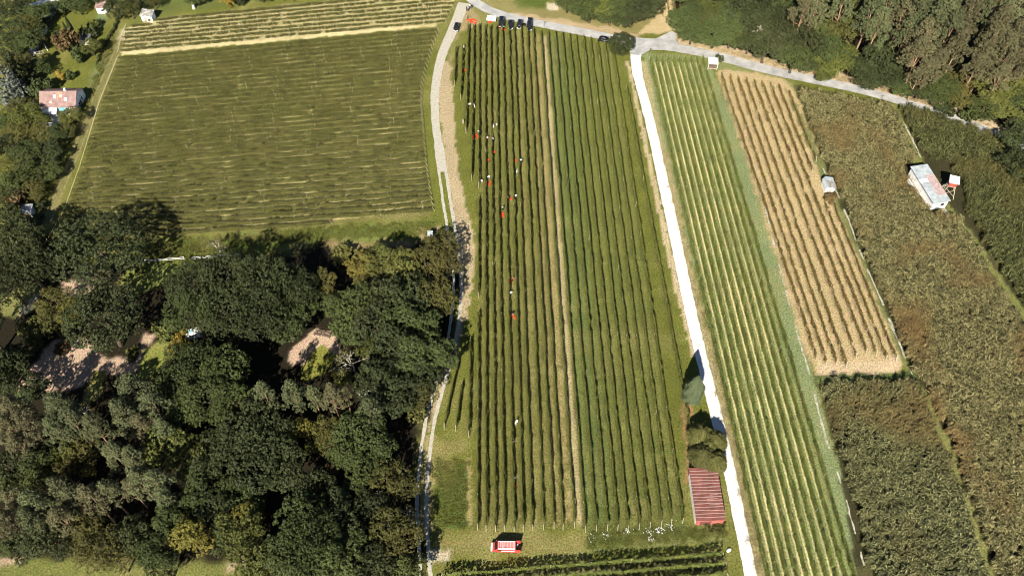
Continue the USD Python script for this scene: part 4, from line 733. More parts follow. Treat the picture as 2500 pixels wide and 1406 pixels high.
# names for the many: bands from the back of each wood to its front, counted from the left
ORD = 'first second third fourth fifth sixth seventh eighth ninth tenth eleventh twelfth thirteenth fourteenth fifteenth sixteenth seventeenth eighteenth nineteenth twentieth'.split()
def ordinal(i): return ORD[i] if i < len(ORD) else (ORD[i - 20] + '-past-twentieth')
for reg, nb, words_ in ((W1, 15, None), (W2, 7, None), (W3, 7, None)):
    ts = sorted([t for t in TREES if t['region'] == reg and not t['where']], key=lambda t: t['py'])
    size = math.ceil(len(ts) / nb)
    for b in range(nb):
        band = sorted(ts[b * size:(b + 1) * size], key=lambda t: t['px'])
        rowname = 'backmost row' if b == 0 else 'frontmost row' if b == nb - 1 else f'{ORD[b]} row from back'
        for i, t in enumerate(band): t['where'] = f"{t['look']}, {ordinal(i)} from left, {rowname}, {reg}"
_rt = random.Random(77)
for t in TREES:
    prs = KIND[t['kind']][0]
    grp = {W1: 'trees of the lower left wood', W2: 'trees of the upper right wood', W3: 'trees and bushes of the garden corner'}.get(t['region'])
    copy_of(prs[_rt.randrange(len(prs))], t['name'], t['where'], t['cat'], (*t['xy'], 0), _rt.random() * 2 * PI, t['s'], grp)

# ------------------------------------------------------------------ vines
def vine_mesh(seed, length=1.35, h=1.7, w=0.5, n=130, low=0.3, size=0.19):
    """One stretch of trellised vine: leaf clusters with gaps between them, some shoots sticking out at the top."""
    rng = np.random.default_rng(seed); k = max(n // 9, 6)
    cx = (rng.random(k) - 0.5) * length; cz = h * (low + (1 - low) * rng.random(k) ** 0.7); cz[: k // 4] = h * (0.98 + 0.14 * rng.random(k // 4))
    cy = (rng.random(k) - 0.5) * w * np.interp(cz / h, [low, 0.55, 0.9, 1.1], [0.6, 1, 0.85, 0.4])
    q = unit(rng.normal(size=(k, 9, 3))); p = np.stack([cx, cy, cz], 1)[:, None] + q * rng.uniform(0.05, 0.2, (k, 9, 1)) * [1, min(1, w * 1.6), 1]
    p = p.reshape(-1, 3); p[:, 2] = np.maximum(p[:, 2], 0.05); out = np.column_stack([p[:, 0] * 0, p[:, 1] / w * 2, (p[:, 2] / h > 0.85) * 0.9 + 0.15])
    nrm = unit(unit(out) + 0.5 * q.reshape(-1, 3) + 0.35 * rng.normal(size=p.shape)); ln = size * (0.7 + 0.6 * rng.random(len(p)))
    vf = leaf_faces(p, rng.normal(size=p.shape), nrm, ln, ln * 0.9, 0.12)
    tone = np.clip(np.repeat(rng.normal(0.5, 0.22, k), 9) + rng.normal(0, 0.2, len(p)), 0, 1)
    return vf, np.repeat(tone, 4)
def vine_protos(name, mat, **kw):
    out = []
    for s in range(3):
        vf, tint = vine_mesh(100 + s + len(name) * 10, **kw); out.append((vf, tint, M[mat]))
    return out
VP = {'A': vine_protos('left_vine', 'vine_olive', h=1.25, w=0.8, n=240, size=0.2), 'U': vine_protos('upper_vine', 'vine_olive', h=1.1, w=0.6, n=140), 'B': vine_protos('middle_vine', 'vine_green', h=1.85, w=0.36, n=190, low=0.1),
      'C': vine_protos('bright_vine', 'vine_bright', h=1.5, w=0.5, n=190, low=0.12), 'D': vine_protos('golden_vine', 'vine_gold', h=1.2, w=0.5, n=110, low=0.15), 'E': vine_protos('tall_vine', 'vine_bright', h=2.05, w=0.42, n=260, low=0.1), 'F': vine_protos('golden_vine_far', 'vine_gold', h=1.1, w=0.45, n=100)}
def instancer(path, protos, pos, yaw, scale, which):
    pi = UsdGeom.PointInstancer.Define(stage, path)
    rel = pi.CreatePrototypesRel()
    for i, (vf, tint, mat) in enumerate(protos):
        m = leaf_part('', vf, tint, mat, None, path=f'{path}/leaf_spray_{i:03d}' if i else f'{path}/leaf_spray')
        rel.AddTarget(m.GetPath())
    n = len(pos)
    pi.CreatePositionsAttr(Vt.Vec3fArray.FromNumpy(np.asarray(pos, np.float32)))
    pi.CreateOrientationsAttr(Vt.QuathArray([Gf.Quath(math.cos(a / 2), 0, 0, math.sin(a / 2)) for a in yaw]))
    pi.CreateScalesAttr(Vt.Vec3fArray.FromNumpy(np.asarray(scale, np.float32)))
    pi.CreateProtoIndicesAttr(Vt.IntArray.FromNumpy(np.asarray(which, np.int32)))
    return pi.GetPrim()
def vine_row(p0, p1, kind, label, group, seed, post_gap=9.0, post_h=1.9, lean_left=False, miss=0.02, end_posts=True):
    rng = np.random.default_rng(seed); d = p1 - p0; ln = np.linalg.norm(d); d = d / ln; ang = math.atan2(d[1], d[0])
    r = thing('vine_row', label, 'vine row', (*p0, 0), ang, group=group)
    n = max(int(ln / 1.0), 2); t = (np.arange(n) + 0.5) * ln / n; keep = rng.random(n) > miss; t = t[keep]
    wob = 0.04 * np.sin(t * 0.2 + seed) + rng.normal(0, 0.06, len(t))
    pos = np.column_stack([t, wob, 0 * t]); hs = 0.78 + 0.40 * meshkit.fbm(np.stack([t / 5, t * 0 + seed, t * 0], -1), 3, seed) + rng.normal(0, 0.05, len(t))
    sc = np.column_stack([rng.uniform(0.95, 1.2, len(t)), rng.uniform(0.6, 1.4, len(t)), hs])
    fol = instancer(P_(r) + '/foliage', VP[kind], pos, np.where(rng.random(len(t)) < 0.5, 0, PI) + rng.normal(0, 0.06, len(t)), sc, rng.integers(0, 3, len(t)))
    fol.SetCustomDataByKey('kind', 'stuff')
    st = MB()
    for q in t[::1]: st.tube([[q, 0, 0], [q + 0.05, 0.03, 0.75]], [0.035, 0.025], 3, cap=False)
    s = part('vine_stems', st.mesh, M['stem_wood'], r); s.SetCustomDataByKey('kind', 'stuff')
    if end_posts:
        for e, sg in ((0.0, -1), (ln, 1)):
            m = MB(); k = 1.1 if (lean_left and sg < 0) else 0.5
            m.tube([[e + sg * (0.3 + k), 0, 0], [e + sg * 0.2, 0, post_h]], [0.055, 0.05], 4); part('end_post', m.mesh, M['post_wood'], r)
    for q in np.arange(post_gap * (0.4 + 0.3 * rng.random()), ln - 2, post_gap):
        m = MB(); m.tube([[q, 0.02, 0], [q, 0.02, post_h]], [0.045, 0.045], 4); part('post', m.mesh, M['post_wood'], r)
    return r
def rank(i, n, first, last):
    return f'{first} edge' if i == 0 else f'{last} edge' if i == n - 1 else None
for i, (a, b) in enumerate(ROWS_A):
    n = len(ROWS_A); k = f'{ORD[i]} from its lower edge' if i < 20 else (f'{ORD[n - 1 - i]} from its upper edge' if n - 1 - i < 20 else f'{i + 1}th from its lower edge')
    vine_row(a, b, 'A', f'olive green vine row of the wide left vineyard, {k}', 'vine rows of the wide left vineyard', 200 + i, 11, 1.75, True)
for i, (a, b) in enumerate(ROWS_U): vine_row(a, b, 'U', f'sparse vine row over straw in the upper left plot, {ORD[i]} from its lower edge', 'vine rows of the straw coloured upper plot', 300 + i, 9, 1.6, True, miss=0.06)
_longs = 0
_short = ['short vine row at the left rim beside the grass plot', 'short slanting vine row along the farm track edge', 'short vine row just right of the slanting one', 'upper short vine row nearest the farm track', 'upper short vine row second from the farm track', 'vine row ending beside a person in white near the track', 'vine row ending level with two people in white',
          'left vine row stretch, from the gap beside the red van side upwards', 'left vine row stretch in the middle between two gaps', 'left vine row stretch at the parked cars end']
for i, (a, b) in enumerate(ROWS_B):
    lab = _short[i] + (', middle vineyard' if len(_short[i].split()) < 14 else '') if i < 10 else (f'vine row of the large middle vineyard, {ordinal(i - 9)} long row from the left' if i < len(ROWS_B) - 1 else 'last vine row of the middle vineyard, nearest the white path')
    vine_row(a, b, 'B', lab, 'vine rows of the large middle vineyard', 400 + i, 10, 1.95, miss=0.015)
for i, (a, b) in enumerate(ROWS_C): vine_row(a, b, 'C', f'bright green vine row right of the white path, {ORD[i]} from the path', 'vine rows of the bright vineyard right of the path', 500 + i, 10, 1.8, miss=0.03)
for i, (a, b) in enumerate(ROWS_D):
    nm = f'{ORD[i]} from its left edge' if i < 7 else ('lower stretch, eighth from its left edge', 'upper stretch, eighth from its left edge', 'lower stretch below the white shed', 'upper stretch above the white shed')[i - 7]
    vine_row(a, b, 'D', f'golden brown vine row of the dry vineyard, {nm}', 'vine rows of the dry golden vineyard', 600 + i, 12, 1.6, miss=0.07)
for i, (a, b) in enumerate(ROWS_E): vine_row(a, b, 'E', f'tall bright vine row along the bottom edge, {ORD[i]} below the red van', 'tall vine rows at the bottom edge', 700 + i, 8, 2.4, miss=0.0)
for i, (a, b) in enumerate(ROWS_F): vine_row(a, b, 'F', f'small vine row in the gap between the woods, {ORD[i]} from the left', 'vine rows in the gap between the woods', 720 + i, 9, 1.6)

# ------------------------------------------------------------------ maize, meadow grass
def corn_patch(seed, plants=7, h=2.1):
    rng = np.random.default_rng(seed); V, F, T, n = [], [], [], 0
    for _ in range(plants):
        x, y = rng.uniform(-0.6, 0.6, 2); hh = h * rng.uniform(0.8, 1.1); az0 = rng.random() * 2 * PI
        m = MB(); m.tube([[x, y, 0], [x, y, hh]], [0.02, 0.012], 3, cap=False); v, f = m.mesh
        V.append(v); F.append(f + n); T.append(np.full(len(v), 0.6)); n += len(v)
        for k in range(9):
            az = az0 + (k % 2) * PI + rng.normal(0, 0.35); z = hh * (0.35 + 0.68 * k / 9); L_ = rng.uniform(0.55, 0.85); w = rng.uniform(0.09, 0.16)
            dr, sd = np.array([math.cos(az), math.sin(az), 0]), np.array([-math.sin(az), math.cos(az), 0]); c = []
            for s, rise, ww in ((0, 0, 0.7), (0.38, 0.30, 1), (0.75, 0.30, 0.8), (1.0, 0.02, 0.06)):
                p = np.array([x, y, z]) + dr * L_ * s + [0, 0, rise * L_ * rng.uniform(0.7, 1.1)]
                c += [p + sd * w * ww * 0.6, p - sd * w * ww * 0.6]
            f = [[2 * j, 2 * j + 1, 2 * j + 3] for j in range(3)] + [[2 * j, 2 * j + 3, 2 * j + 2] for j in range(3)]
            V.append(np.array(c)); F.append(np.array(f) + n); T.append(np.full(8, np.clip(rng.normal(0.38, 0.36), 0, 1))); n += 8
        tas = MB(); tas.tube([[x, y, hh], [x + rng.normal(0, .06), y + rng.normal(0, .06), hh + 0.28]], [0.03, 0.008], 3); v, f = tas.mesh
        V.append(v); F.append(f + n); T.append(np.full(len(v), 0.95)); n += len(v)
    return (np.vstack(V), np.vstack(F)), np.concatenate(T)
def scatter(poly, step, seed, keep_out=(), inset=0.4, jit=0.45, density=None):
    pg = Polygon(GP(poly)).buffer(0).buffer(-inset)
    for k in keep_out: pg = pg.difference(k)
    rng = np.random.default_rng(seed); x0, y0, x1, y1 = pg.bounds
    x, y = np.meshgrid(np.arange(x0, x1, step), np.arange(y0, y1, step)); x, y = x.ravel(), y.ravel()
    x = x + rng.uniform(-jit, jit, len(x)) * step; y = y + rng.uniform(-jit, jit, len(y)) * step
    ok = shapely.contains_xy(pg, x + 0.5 * np.sin(y * 1.3), y + 0.5 * np.sin(x * 1.7)) & (y < 245) & (y > 48)
    if density is not None: ok &= rng.random(len(x)) < density(x, y)
    return np.column_stack([x[ok], y[ok]]), rng
HUT_ZONE = Polygon(GP([(2206, 400), (2272, 395), (2345, 440), (2350, 500), (2330, 520), (2270, 525), (2220, 460)])).buffer(0.8)
def field(poly, mat, seed, label, h, step=1.12):
    pos, rng = scatter(poly, step, seed, [HUT_ZONE])
    n = len(pos); big = meshkit.fbm(np.column_stack([pos / 9, pos[:, :1] * 0]), 3, seed)
    sc = (0.7 + 0.6 * big + rng.normal(0, 0.12, n))[:, None] * np.array([[1.05, 1.05, 1.0]])
    p = instancer(fresh('maize_field'), [(*corn_patch(seed * 10 + k, h=h), M[mat]) for k in range(4)], np.column_stack([pos, np.zeros(n)]), rng.random(n) * 2 * PI, sc, rng.integers(0, 4, n))
    tag(p, label, 'maize', kind='stuff'); return n
nmaize = 0
nmaize += field([(1945, 222), (2060, 238), (2172, 262), (2208, 330), (2240, 392), (2222, 420), (2270, 520), (2318, 516), (2425, 690), (2530, 830), (2530, 1480), (2460, 1480), (2410, 1360), (2330, 1120), (2262, 955), (2236, 925), (2200, 845), (2112, 640), (2050, 480), (2016, 410), (1962, 280)], 'corn_mixed', 41, 'ripening yellow green maize field around the long hut', 1.9)
nmaize += field([(2192, 262), (2300, 292), (2436, 338), (2530, 400), (2530, 800), (2445, 670), (2340, 500), (2350, 470), (2320, 400), (2262, 392)], 'corn_dark', 43, 'dark green maize field below the road at the right edge', 2.0)
nmaize += field([(2000, 938), (2110, 934), (2226, 930), (2262, 1000), (2318, 1140), (2400, 1380), (2430, 1480), (2150, 1480), (2115, 1370), (2062, 1170), (2018, 1020)], 'corn_lower', 45, 'dense dark maize field below the golden vineyard', 2.0)
def tuft(seed, n=26, h=0.35, r=0.5, w=0.05):
    rng = np.random.default_rng(seed); q = rng.normal(0, r * 0.5, (n, 2)); az = rng.random(n) * 2 * PI; ln = h * rng.uniform(0.6, 1.4, n)
    a = unit(np.column_stack([np.cos(az) * 0.6, np.sin(az) * 0.6, np.ones(n)])); p = np.column_stack([q, ln * 0.4])
    return leaf_faces(p, a, unit(np.column_stack([np.sin(az), -np.cos(az), 0.5 + 0 * az])), ln, np.full(n, w), 0.1), np.repeat(rng.random(n), 4)
def verge(name, poly, step, seed, mat, label, h=0.35, size=(0.7, 1.5)):
    pos, rng = scatter(poly, step, seed, inset=0.1); n = len(pos); s = rng.uniform(*size, n)
    tag(instancer(fresh(name), [(*tuft(seed * 7 + k, h=h, w=0.07), M[mat]) for k in range(3)], np.column_stack([pos, np.zeros(n)]), rng.random(n) * 2 * PI, np.column_stack([s, s, s]), rng.integers(0, 3, n)), label, 'grass', kind='stuff')
verge('vineyard_grass', [(1120, 130), (1150, 75), (1320, 86), (1310, 300), (1345, 700), (1398, 1280), (1160, 1290), (1150, 830), (1165, 600), (1160, 470)], 0.85, 57, 'meadow', 'patchy grass in the alleys of the left half of the middle vineyard', 0.22)
verge('vineyard_grass', [(1362, 95), (1500, 130), (1535, 160), (1600, 520), (1672, 860), (1690, 1270), (1440, 1290), (1405, 700)], 0.85, 58, 'fresh_grass', 'fresh green grass in the alleys of the right half of the middle vineyard', 0.22)
verge('meadow_grass', [(1062, 1120), (1140, 1120), (1142, 1290), (1058, 1290)], 0.55, 51, 'meadow', 'lush grass plot beside the lower end of the middle vineyard', 0.4)
verge('meadow_grass', [(360, 592), (700, 562), (1060, 540), (1070, 575), (800, 588), (600, 600), (420, 640), (340, 640)], 0.6, 52, 'meadow', 'tall green grass strip below the wide left vineyard', 0.45)
verge('straw_grass', [(1570, 150), (1600, 260), (1640, 420), (1682, 620), (1720, 780), (1790, 1030), (1850, 1290), (1885, 1440), (1850, 1440), (1815, 1250), (1775, 1060), (1725, 850), (1664, 590), (1614, 360)], 0.7, 53, 'straw_grass', 'dry straw coloured verge on the right of the white path', 0.3)
verge('straw_grass', [(1645, 84), (1800, 128), (2000, 174), (2200, 222), (2400, 295), (2450, 320), (2400, 300), (2200, 236), (2000, 184), (1800, 140), (1670, 104)], 0.6, 54, 'straw_grass', 'dry grass verge between road and upper wood', 0.4)
verge('meadow_grass', [(1440, 1295), (1690, 1284), (1780, 1300), (1770, 1316), (1430, 1340)], 0.6, 55, 'meadow', 'green grass headland between middle vineyard and bottom rows', 0.35)
verge('meadow_grass', [(262, 90), (282, 100), (235, 215), (160, 400), (90, 560), (75, 560), (150, 410), (215, 240)], 0.6, 56, 'meadow', 'tall weeds on the garden side of the mown strip', 0.6)
# ------------------------------------------------------------------ buildings
def axes(px_a, px_b, z=0.0):
    """Origin and direction angle on the ground of the line between two spots seen at height z."""
    a, b = G(*px_a, z), G(*px_b, z); d = b - a
    return a, math.atan2(d[1], d[0]), float(np.hypot(*d))
def gable_house(t, ln, wd, eave, ridge, wall, roof, over=0.3, thick=0.12):
    """A gabled building, ridge along local x, centred on the thing's base."""
    w, l, o = wd / 2, ln / 2, over
    m = MB(); sec = [[-w, 0], [w, 0], [w, eave], [0, ridge - 0.02], [-w, eave]]
    m.loft([[[x, y, z] for y, z in sec] for x in (-l, l)]); part('wall', m.mesh, wall, t)
    k = (ridge - eave) / w
    for s in (-1, 1):
        e = MB(); e.slab([[-l - o, 0, ridge + thick], [l + o, 0, ridge + thick], [l + o, s * (w + o), eave - k * o + thick], [-l - o, s * (w + o), eave - k * o + thick]][::s], thick * 0.9)
        r = part('roof', e.mesh, roof, t)
    m = MB(); m.tube([[-l - o, 0, ridge + thick], [l + o, 0, ridge + thick]], [0.1, 0.1], 6); part('ridge_cap', m.mesh, roof, t)
    return k
def wall_piece(t, name, c, size, mat, **kw):
    m = MB(); m.box(c, size, **kw); return part(name, m.mesh, mat, t)
# tiled house in the garden corner: ridge seen at 5 m
c0, ang, ln = axes((96, 224.6), (187, 223.6), 5.0); mid = (c0 + G(187, 223.6, 5.0)) / 2
se = (G(96, 264, 2.6) + G(187, 264, 2.6)) / 2; wd = 2 * abs((se - mid) @ np.array([-math.sin(ang), math.cos(ang)])) * 0.98
h = thing('tiled_house', 'house with pale red tiled roof and three skylights beside the mown strip', 'house', (*mid, 0), ang)
k = gable_house(h, ln - 0.6, wd - 0.5, 2.7, 5.0, M['render_stained'], M['roof_tile'], 0.25)
def on_roof(x, y): return (x, y, 5.12 - abs(y) * k + 0.03)
kt = np.array([[1, 0, 0], [0, math.cos(math.atan(k)), -math.sin(math.atan(k))], [0, math.sin(math.atan(k)), math.cos(math.atan(k))]])
for fx_, fy_, sx_, sy_ in ((-0.08, 0.30, 0.95, 1.15), (0.09, 0.26, 0.65, 0.85), (0.22, 0.46, 0.9, 1.1)):
    w = wall_piece(h, 'skylight', on_roof(fx_ * ln, -fy_ * wd / 2 * 1.1), (sx_, sy_, 0.14), M['grey_metal'], tilt=kt)
    wall_piece(w, 'pane', np.array(on_roof(fx_ * ln, -fy_ * wd / 2 * 1.1)) + [0, -0.03, 0.07], (sx_ * 0.8, sy_ * 0.82, 0.05), M['white_paint'], tilt=kt)
wall_piece(h, 'patched_tiles', np.array(on_roof(0.05 * ln, -0.12 * wd)) + [0, 0, -0.02], (1.6, 1.6, 0.05), M['roof_orange'], tilt=kt)
wall_piece(h, 'patched_tiles', np.array(on_roof(-0.18 * ln, -0.33 * wd)) + [0, 0, -0.02], (0.8, 0.7, 0.05), M['roof_pink'], tilt=kt)
wall_piece(h, 'chimney', (0.19 * ln, 0.25, 5.2), (0.55, 0.55, 1.3), M['render_white'])
for s in (-1, 1): wall_piece(h, 'barge_board', (s * (ln / 2 - 0.02), 0, 5.16), (0.06, 0.1, 0.14), M['white_paint'])
for i, y in enumerate((-1.2, 1.2)):
    w = wall_piece(h, 'window', (ln / 2 - 0.28, y, 1.5), (0.06, 0.9, 1.1), M['white_paint']); wall_piece(w, 'pane', (ln / 2 - 0.245, y, 1.5), (0.03, 0.7, 0.9), M['glass_dark'])
wall_piece(h, 'door', (ln / 2 - 0.28, 0, 1.0), (0.06, 0.9, 2.0), M['timber_dark'])
def awning(label, px, z, mat, posts=True):
    q = [np.append(G(x, y, z), z) for x, y in px]; q = [q[0] , q[1], q[2], q[3]]; q[0][2] += 0.35; q[1][2] += 0.35
    c = np.mean(q, 0); t = thing('awning', label, 'awning', (c[0], c[1], 0)); off = np.array([c[0], c[1], 0])
    nrm = np.cross(np.array(q[1]) - q[0], np.array(q[3]) - q[0])
    m = MB(); m.slab(np.array(q if nrm[2] > 0 else q[::-1]) - off, 0.06); part('sheet', m.mesh, mat, t)
    for p in q:
        e = p - off; e[:2] *= 0.93; m = MB(); m.tube([[e[0], e[1], 0], [e[0], e[1], p[2] - 0.06]], [0.05, 0.05], 6); part('post', m.mesh, M['white_paint'], t)
    return t
awning('white awning sheet under the eave of the tiled house', [(122, 266), (140, 266), (137, 279), (120, 279)], 2.3, M['white_paint'])
awning('grey awning sheet under the left eave of the tiled house', [(104, 267), (121, 266), (119, 278), (108, 278)], 2.2, M['roof_grey'])
awning('turquoise awning sheet beside the white one at the tiled house', [(143, 266), (162, 266), (160, 277), (152, 277)], 2.3, M['blue_tarp'])
patch('terrace', [(122, 281), (153, 280), (148, 300), (140, 312), (128, 300)], 0.05, 0.02, M['roof_grey'], 'grey paved terrace between the tiled house and white annexe', 'terrace', 40)
def flat_building(name, label, cat, px, z, wall, roof, drop=0.0, over=0.25, thick=0.1):
    """px: the four roof corners as seen, back left, back right, front right, front left, at height z (the front lower by drop)."""
    q = [G(*px[0], z), G(*px[1], z), G(*px[2], z - drop), G(*px[3], z - drop)]
    c = np.mean(q, 0); u = unit(((q[1] - q[0]) + (q[2] - q[3])) / 2); ang = math.atan2(u[1], u[0]); vdir = np.array([-u[1], u[0]])
    L_ = (np.linalg.norm(q[1] - q[0]) + np.linalg.norm(q[2] - q[3])) / 2; W_ = abs(((q[0] + q[1]) / 2 - (q[2] + q[3]) / 2) @ vdir)
    t = thing(name, label, cat, (*c, 0), ang); l, w = L_ / 2, W_ / 2
    m = MB(); a, b = l - over, w - over
    m.loft([[[-a, -b, 0], [a, -b, 0], [a, b, 0], [-a, b, 0]], [[-a, -b, z - drop - thick], [a, -b, z - drop - thick], [a, b, z - thick], [-a, b, z - thick]]]); part('wall', m.mesh, wall, t)
    m = MB(); m.slab([[-l, -w, z - drop], [l, -w, z - drop], [l, w, z], [-l, w, z]], thick); part('roof', m.mesh, roof, t)
    return t, l, w
t, l, w = flat_building('annexe', 'white flat roofed annexe below the tiled house', 'annexe', [(96, 299), (127, 299), (121, 321), (92, 321)], 2.6, M['render_white'], M['white_paint'], 0.15)
wall_piece(t, 'door', (0.3, -w + 0.23, 1.0), (0.9, 0.05, 2.0), M['timber_dark'])
t, l, w = flat_building('garden_shed', 'garden shed with a mossy grey roof and bright white wall above the left vineyard', 'shed', [(346, 22), (377, 24), (370, 43), (340, 38)], 2.9, M['white_paint'], M['roof_mossy'], 0.7)
wall_piece(t, 'door', (-0.6, -w + 0.22, 0.95), (0.8, 0.05, 1.8), M['timber'])
t, l, w = flat_building('garden_shed', 'garden shed with a dull red roof and white wall beside the dense dark tree', 'shed', [(236, 2), (260, 1), (259, 21), (229, 21)], 2.9, M['render_white'], M['roof_tile'], 0.7)
wall_piece(t, 'window', (0.3, -w + 0.22, 1.2), (0.7, 0.05, 0.7), M['glass_dark'])
t, l, w = flat_building('garden_shed', 'small dark roofed garden shed between the brown bush and lawn', 'shed', [(191, 83), (226, 83), (214, 98), (185, 98)], 2.5, M['cream'], M['roof_dark'], 0.4)
wall_piece(t, 'door', (0.0, -w + 0.22, 0.9), (0.8, 0.05, 1.7), M['white_paint'])
t, l, w = flat_building('garden_shed', 'low shed with pale sheet roof and light wall at the left picture edge', 'shed', [(62, 498), (83, 497), (72, 520), (40, 520)], 2.6, M['render_white'], M['roof_grey'], 0.5)
wall_piece(t, 'door', (0.3, -w + 0.22, 0.9), (0.8, 0.05, 1.7), M['timber'])
for i in range(5): wall_piece(t, 'roof_lath', (-l + 0.3 + i * (2 * l - 0.6) / 4, 0, 2.4), (0.08, 2 * w * 0.98, 0.05), M['roof_pink'], tilt=np.array([[1, 0, 0], [0, math.cos(math.atan2(.5, 2 * w)), -math.sin(math.atan2(.5, 2 * w))], [0, math.sin(math.atan2(.5, 2 * w)), math.cos(math.atan2(.5, 2 * w))]]))
t, l, w = flat_building('garden_shed', 'grey roofed shed in deep shade among the garden trees', 'shed', [(97, 404), (111, 405), (101, 422), (90, 420)], 2.4, M['timber_dark'], M['roof_mossy'], 0.3)
wall_piece(t, 'door', (0, -w + 0.22, 0.9), (0.8, 0.05, 1.7), M['timber'])
t, l, w = flat_building('hut', 'tiny grey roofed hut at the corner of grass strip and farm track', 'hut', [(1043, 563), (1057, 563), (1057, 577), (1044, 578)], 2.2, M['timber'], M['roof_grey'], 0.15, 0.1)
wall_piece(t, 'door', (0, -w + 0.07, 0.9), (0.7, 0.05, 1.7), M['timber_dark'])
# long hut in the maize
t, l, w = flat_building('long_hut', 'long hut with pale grey roof and pink patched sheets in the maize', 'hut', [(2225, 406.5), (2267, 400.5), (2319, 491.5), (2275, 497.5)], 2.9, M['render_white'], M['timber_dark'], 0.0, 0.35)
# its roof sheets, one by one
nrow, ncol = 11, 2
for i in range(nrow):
    for j in range(ncol):
        y0 = w - 2 * w * i / nrow; y1 = w - 2 * w * (i + 1) / nrow; x0 = -l + 2 * l * j / ncol; x1 = x0 + 2 * l / ncol
        mt = M['roof_pink'] if (j == 1 and 3 <= i <= 8) else M['white_paint'] if (j == 0 and i == 4) else M['roof_grey']
        m = MB(); z = 2.93 + 0.012 * ((i + j) % 2); m.box(((x0 + x1) / 2, (y0 + y1) / 2, z), (x1 - x0 - 0.03, y0 - y1 - 0.02, 0.05)); part('roof_sheet', m.mesh, mt, t)
wall_piece(t, 'terrace_wall', (-l - 0.9, -0.1 * w, 0.55), (0.25, 2 * w * 0.86, 1.1), M['render_stained']); wall_piece(t, 'terrace_slab', (-l - 0.4, -0.1 * w, 0.06), (1.0, 2 * w * 0.86, 0.12), M['render_stained'])
for q in (-0.2, 0.35): wall_piece(t, 'terrace_post', (-l - 0.55, q * w, 1.35), (0.12, 0.12, 2.7), M['timber'])
wall_piece(t, 'door', (-0.6, -w + 0.33, 1.0), (0.9, 0.06, 2.0), M['white_paint']); wall_piece(t, 'window', (0.8, -w + 0.33, 1.5), (0.9, 0.06, 0.9), M['glass_dark'])
# hunting tower beside it
b = G(2312, 476); tw = thing('hunting_tower', 'red wooden hunting tower with white roof on splayed poles beside the long hut', 'tower', (b[0], b[1] + 0.4, 0), math.radians(-18))
m = MB(); zz = 3.6; m.box((0, 0, zz + 0.8), (1.9, 1.9, 1.6)); part('cabin', m.mesh, M['tower_red'], tw)
for i in range(4): wall_piece(tw, 'board', (0, -0.965, zz + 0.22 + i * 0.34), (1.86, 0.03, 0.3), M['tower_red'])
wall_piece(tw, 'lookout_slot', (0, -0.985, zz + 1.3), (1.3, 0.04, 0.16), M['cream']); wall_piece(tw, 'lookout_slot', (-0.97, 0, zz + 1.3), (0.04, 1.1, 0.2), M['glass_dark'])
m = MB(); m.slab([[-1.25, -1.3, zz + 1.64], [1.25, -1.3, zz + 1.64], [1.25, 1.25, zz + 1.95], [-1.25, 1.25, zz + 1.95]], 0.1); part('roof', m.mesh, M['white_paint'], tw)
wall_piece(tw, 'floor_deck', (0, 0, zz - 0.06), (2.0, 2.0, 0.1), M['timber'])
for sx in (-1, 1):
    for sy in (-1, 1):
        m = MB(); m.tube([[sx * 1.7, sy * 1.7, 0], [sx * 0.85, sy * 0.85, zz - 0.1]], [0.09, 0.08], 6); part('pole', m.mesh, M['timber'], tw)
for s in (-1, 1):
    m = MB(); m.tube([[s * 1.5, -1.5, 0.8], [-s * 1.05, -1.05, 2.8]], [0.05, 0.05], 5); part('cross_brace', m.mesh, M['timber'], tw)
    m = MB(); m.tube([[-1.5, s * 1.5, 0.8], [-1.05, -s * 1.05, 2.8]], [0.05, 0.05], 5); part('cross_brace', m.mesh, M['timber'], tw)
for s in (-0.22, 0.22):
    m = MB(); m.tube([[-3.6, s - 0.3, 0], [-0.95, s - 0.3, zz + 0.1]], [0.05, 0.05], 5); part('ladder_rail', m.mesh, M['timber'], tw)
for i in range(9):
    q = (i + 0.5) / 9; m = MB(); m.tube([[-3.6 + 2.65 * q, -0.52, zz * q], [-3.6 + 2.65 * q, -0.08, zz * q]], [0.025, 0.025], 4); part('rung', m.mesh, M['timber'], tw)
# small white shed in the golden vineyard
g0 = G(2020, 462); s = thing('small_shed', 'small white shed with a mottled grey roof in the golden vineyard', 'shed', (*g0, 0), math.radians(2))
m = MB(); sec = [[-1.25, 0], [1.15, 0], [1.15, 2.0], [-0.9, 2.5], [-1.25, 1.9]]
m.loft([[[x, y, z] for x, z in sec] for y in (-1.5, 1.9)]); part('wall', m.mesh, M['render_white'], s)
m = MB(); m.slab([[-0.92, -1.65, 2.56], [1.5, -1.65, 1.98], [1.5, 2.05, 1.98], [-0.92, 2.05, 2.56]], 0.06); part('roof', m.mesh, M['roof_mossy'], s)
m = MB(); m.slab([[-1.45, -1.65, 1.72], [-0.93, -1.65, 2.56], [-0.93, 2.05, 2.56], [-1.45, 2.05, 1.72]], 0.06); part('roof', m.mesh, M['roof_grey'], s)
for i in range(5):
    y = -1.2 + i * 0.72; m = MB(); m.slab([[-0.85, y, 2.575], [1.45, y, 2.023], [1.45, y + 0.62, 2.023], [-0.85, y + 0.62, 2.575]], 0.02); part('roof_sheet', m.mesh, M['roof_mossy'] if i < 3 else M['roof_grey'], s)
wall_piece(s, 'door', (0.1, -1.52, 0.9), (0.7, 0.05, 1.7), M['timber'])
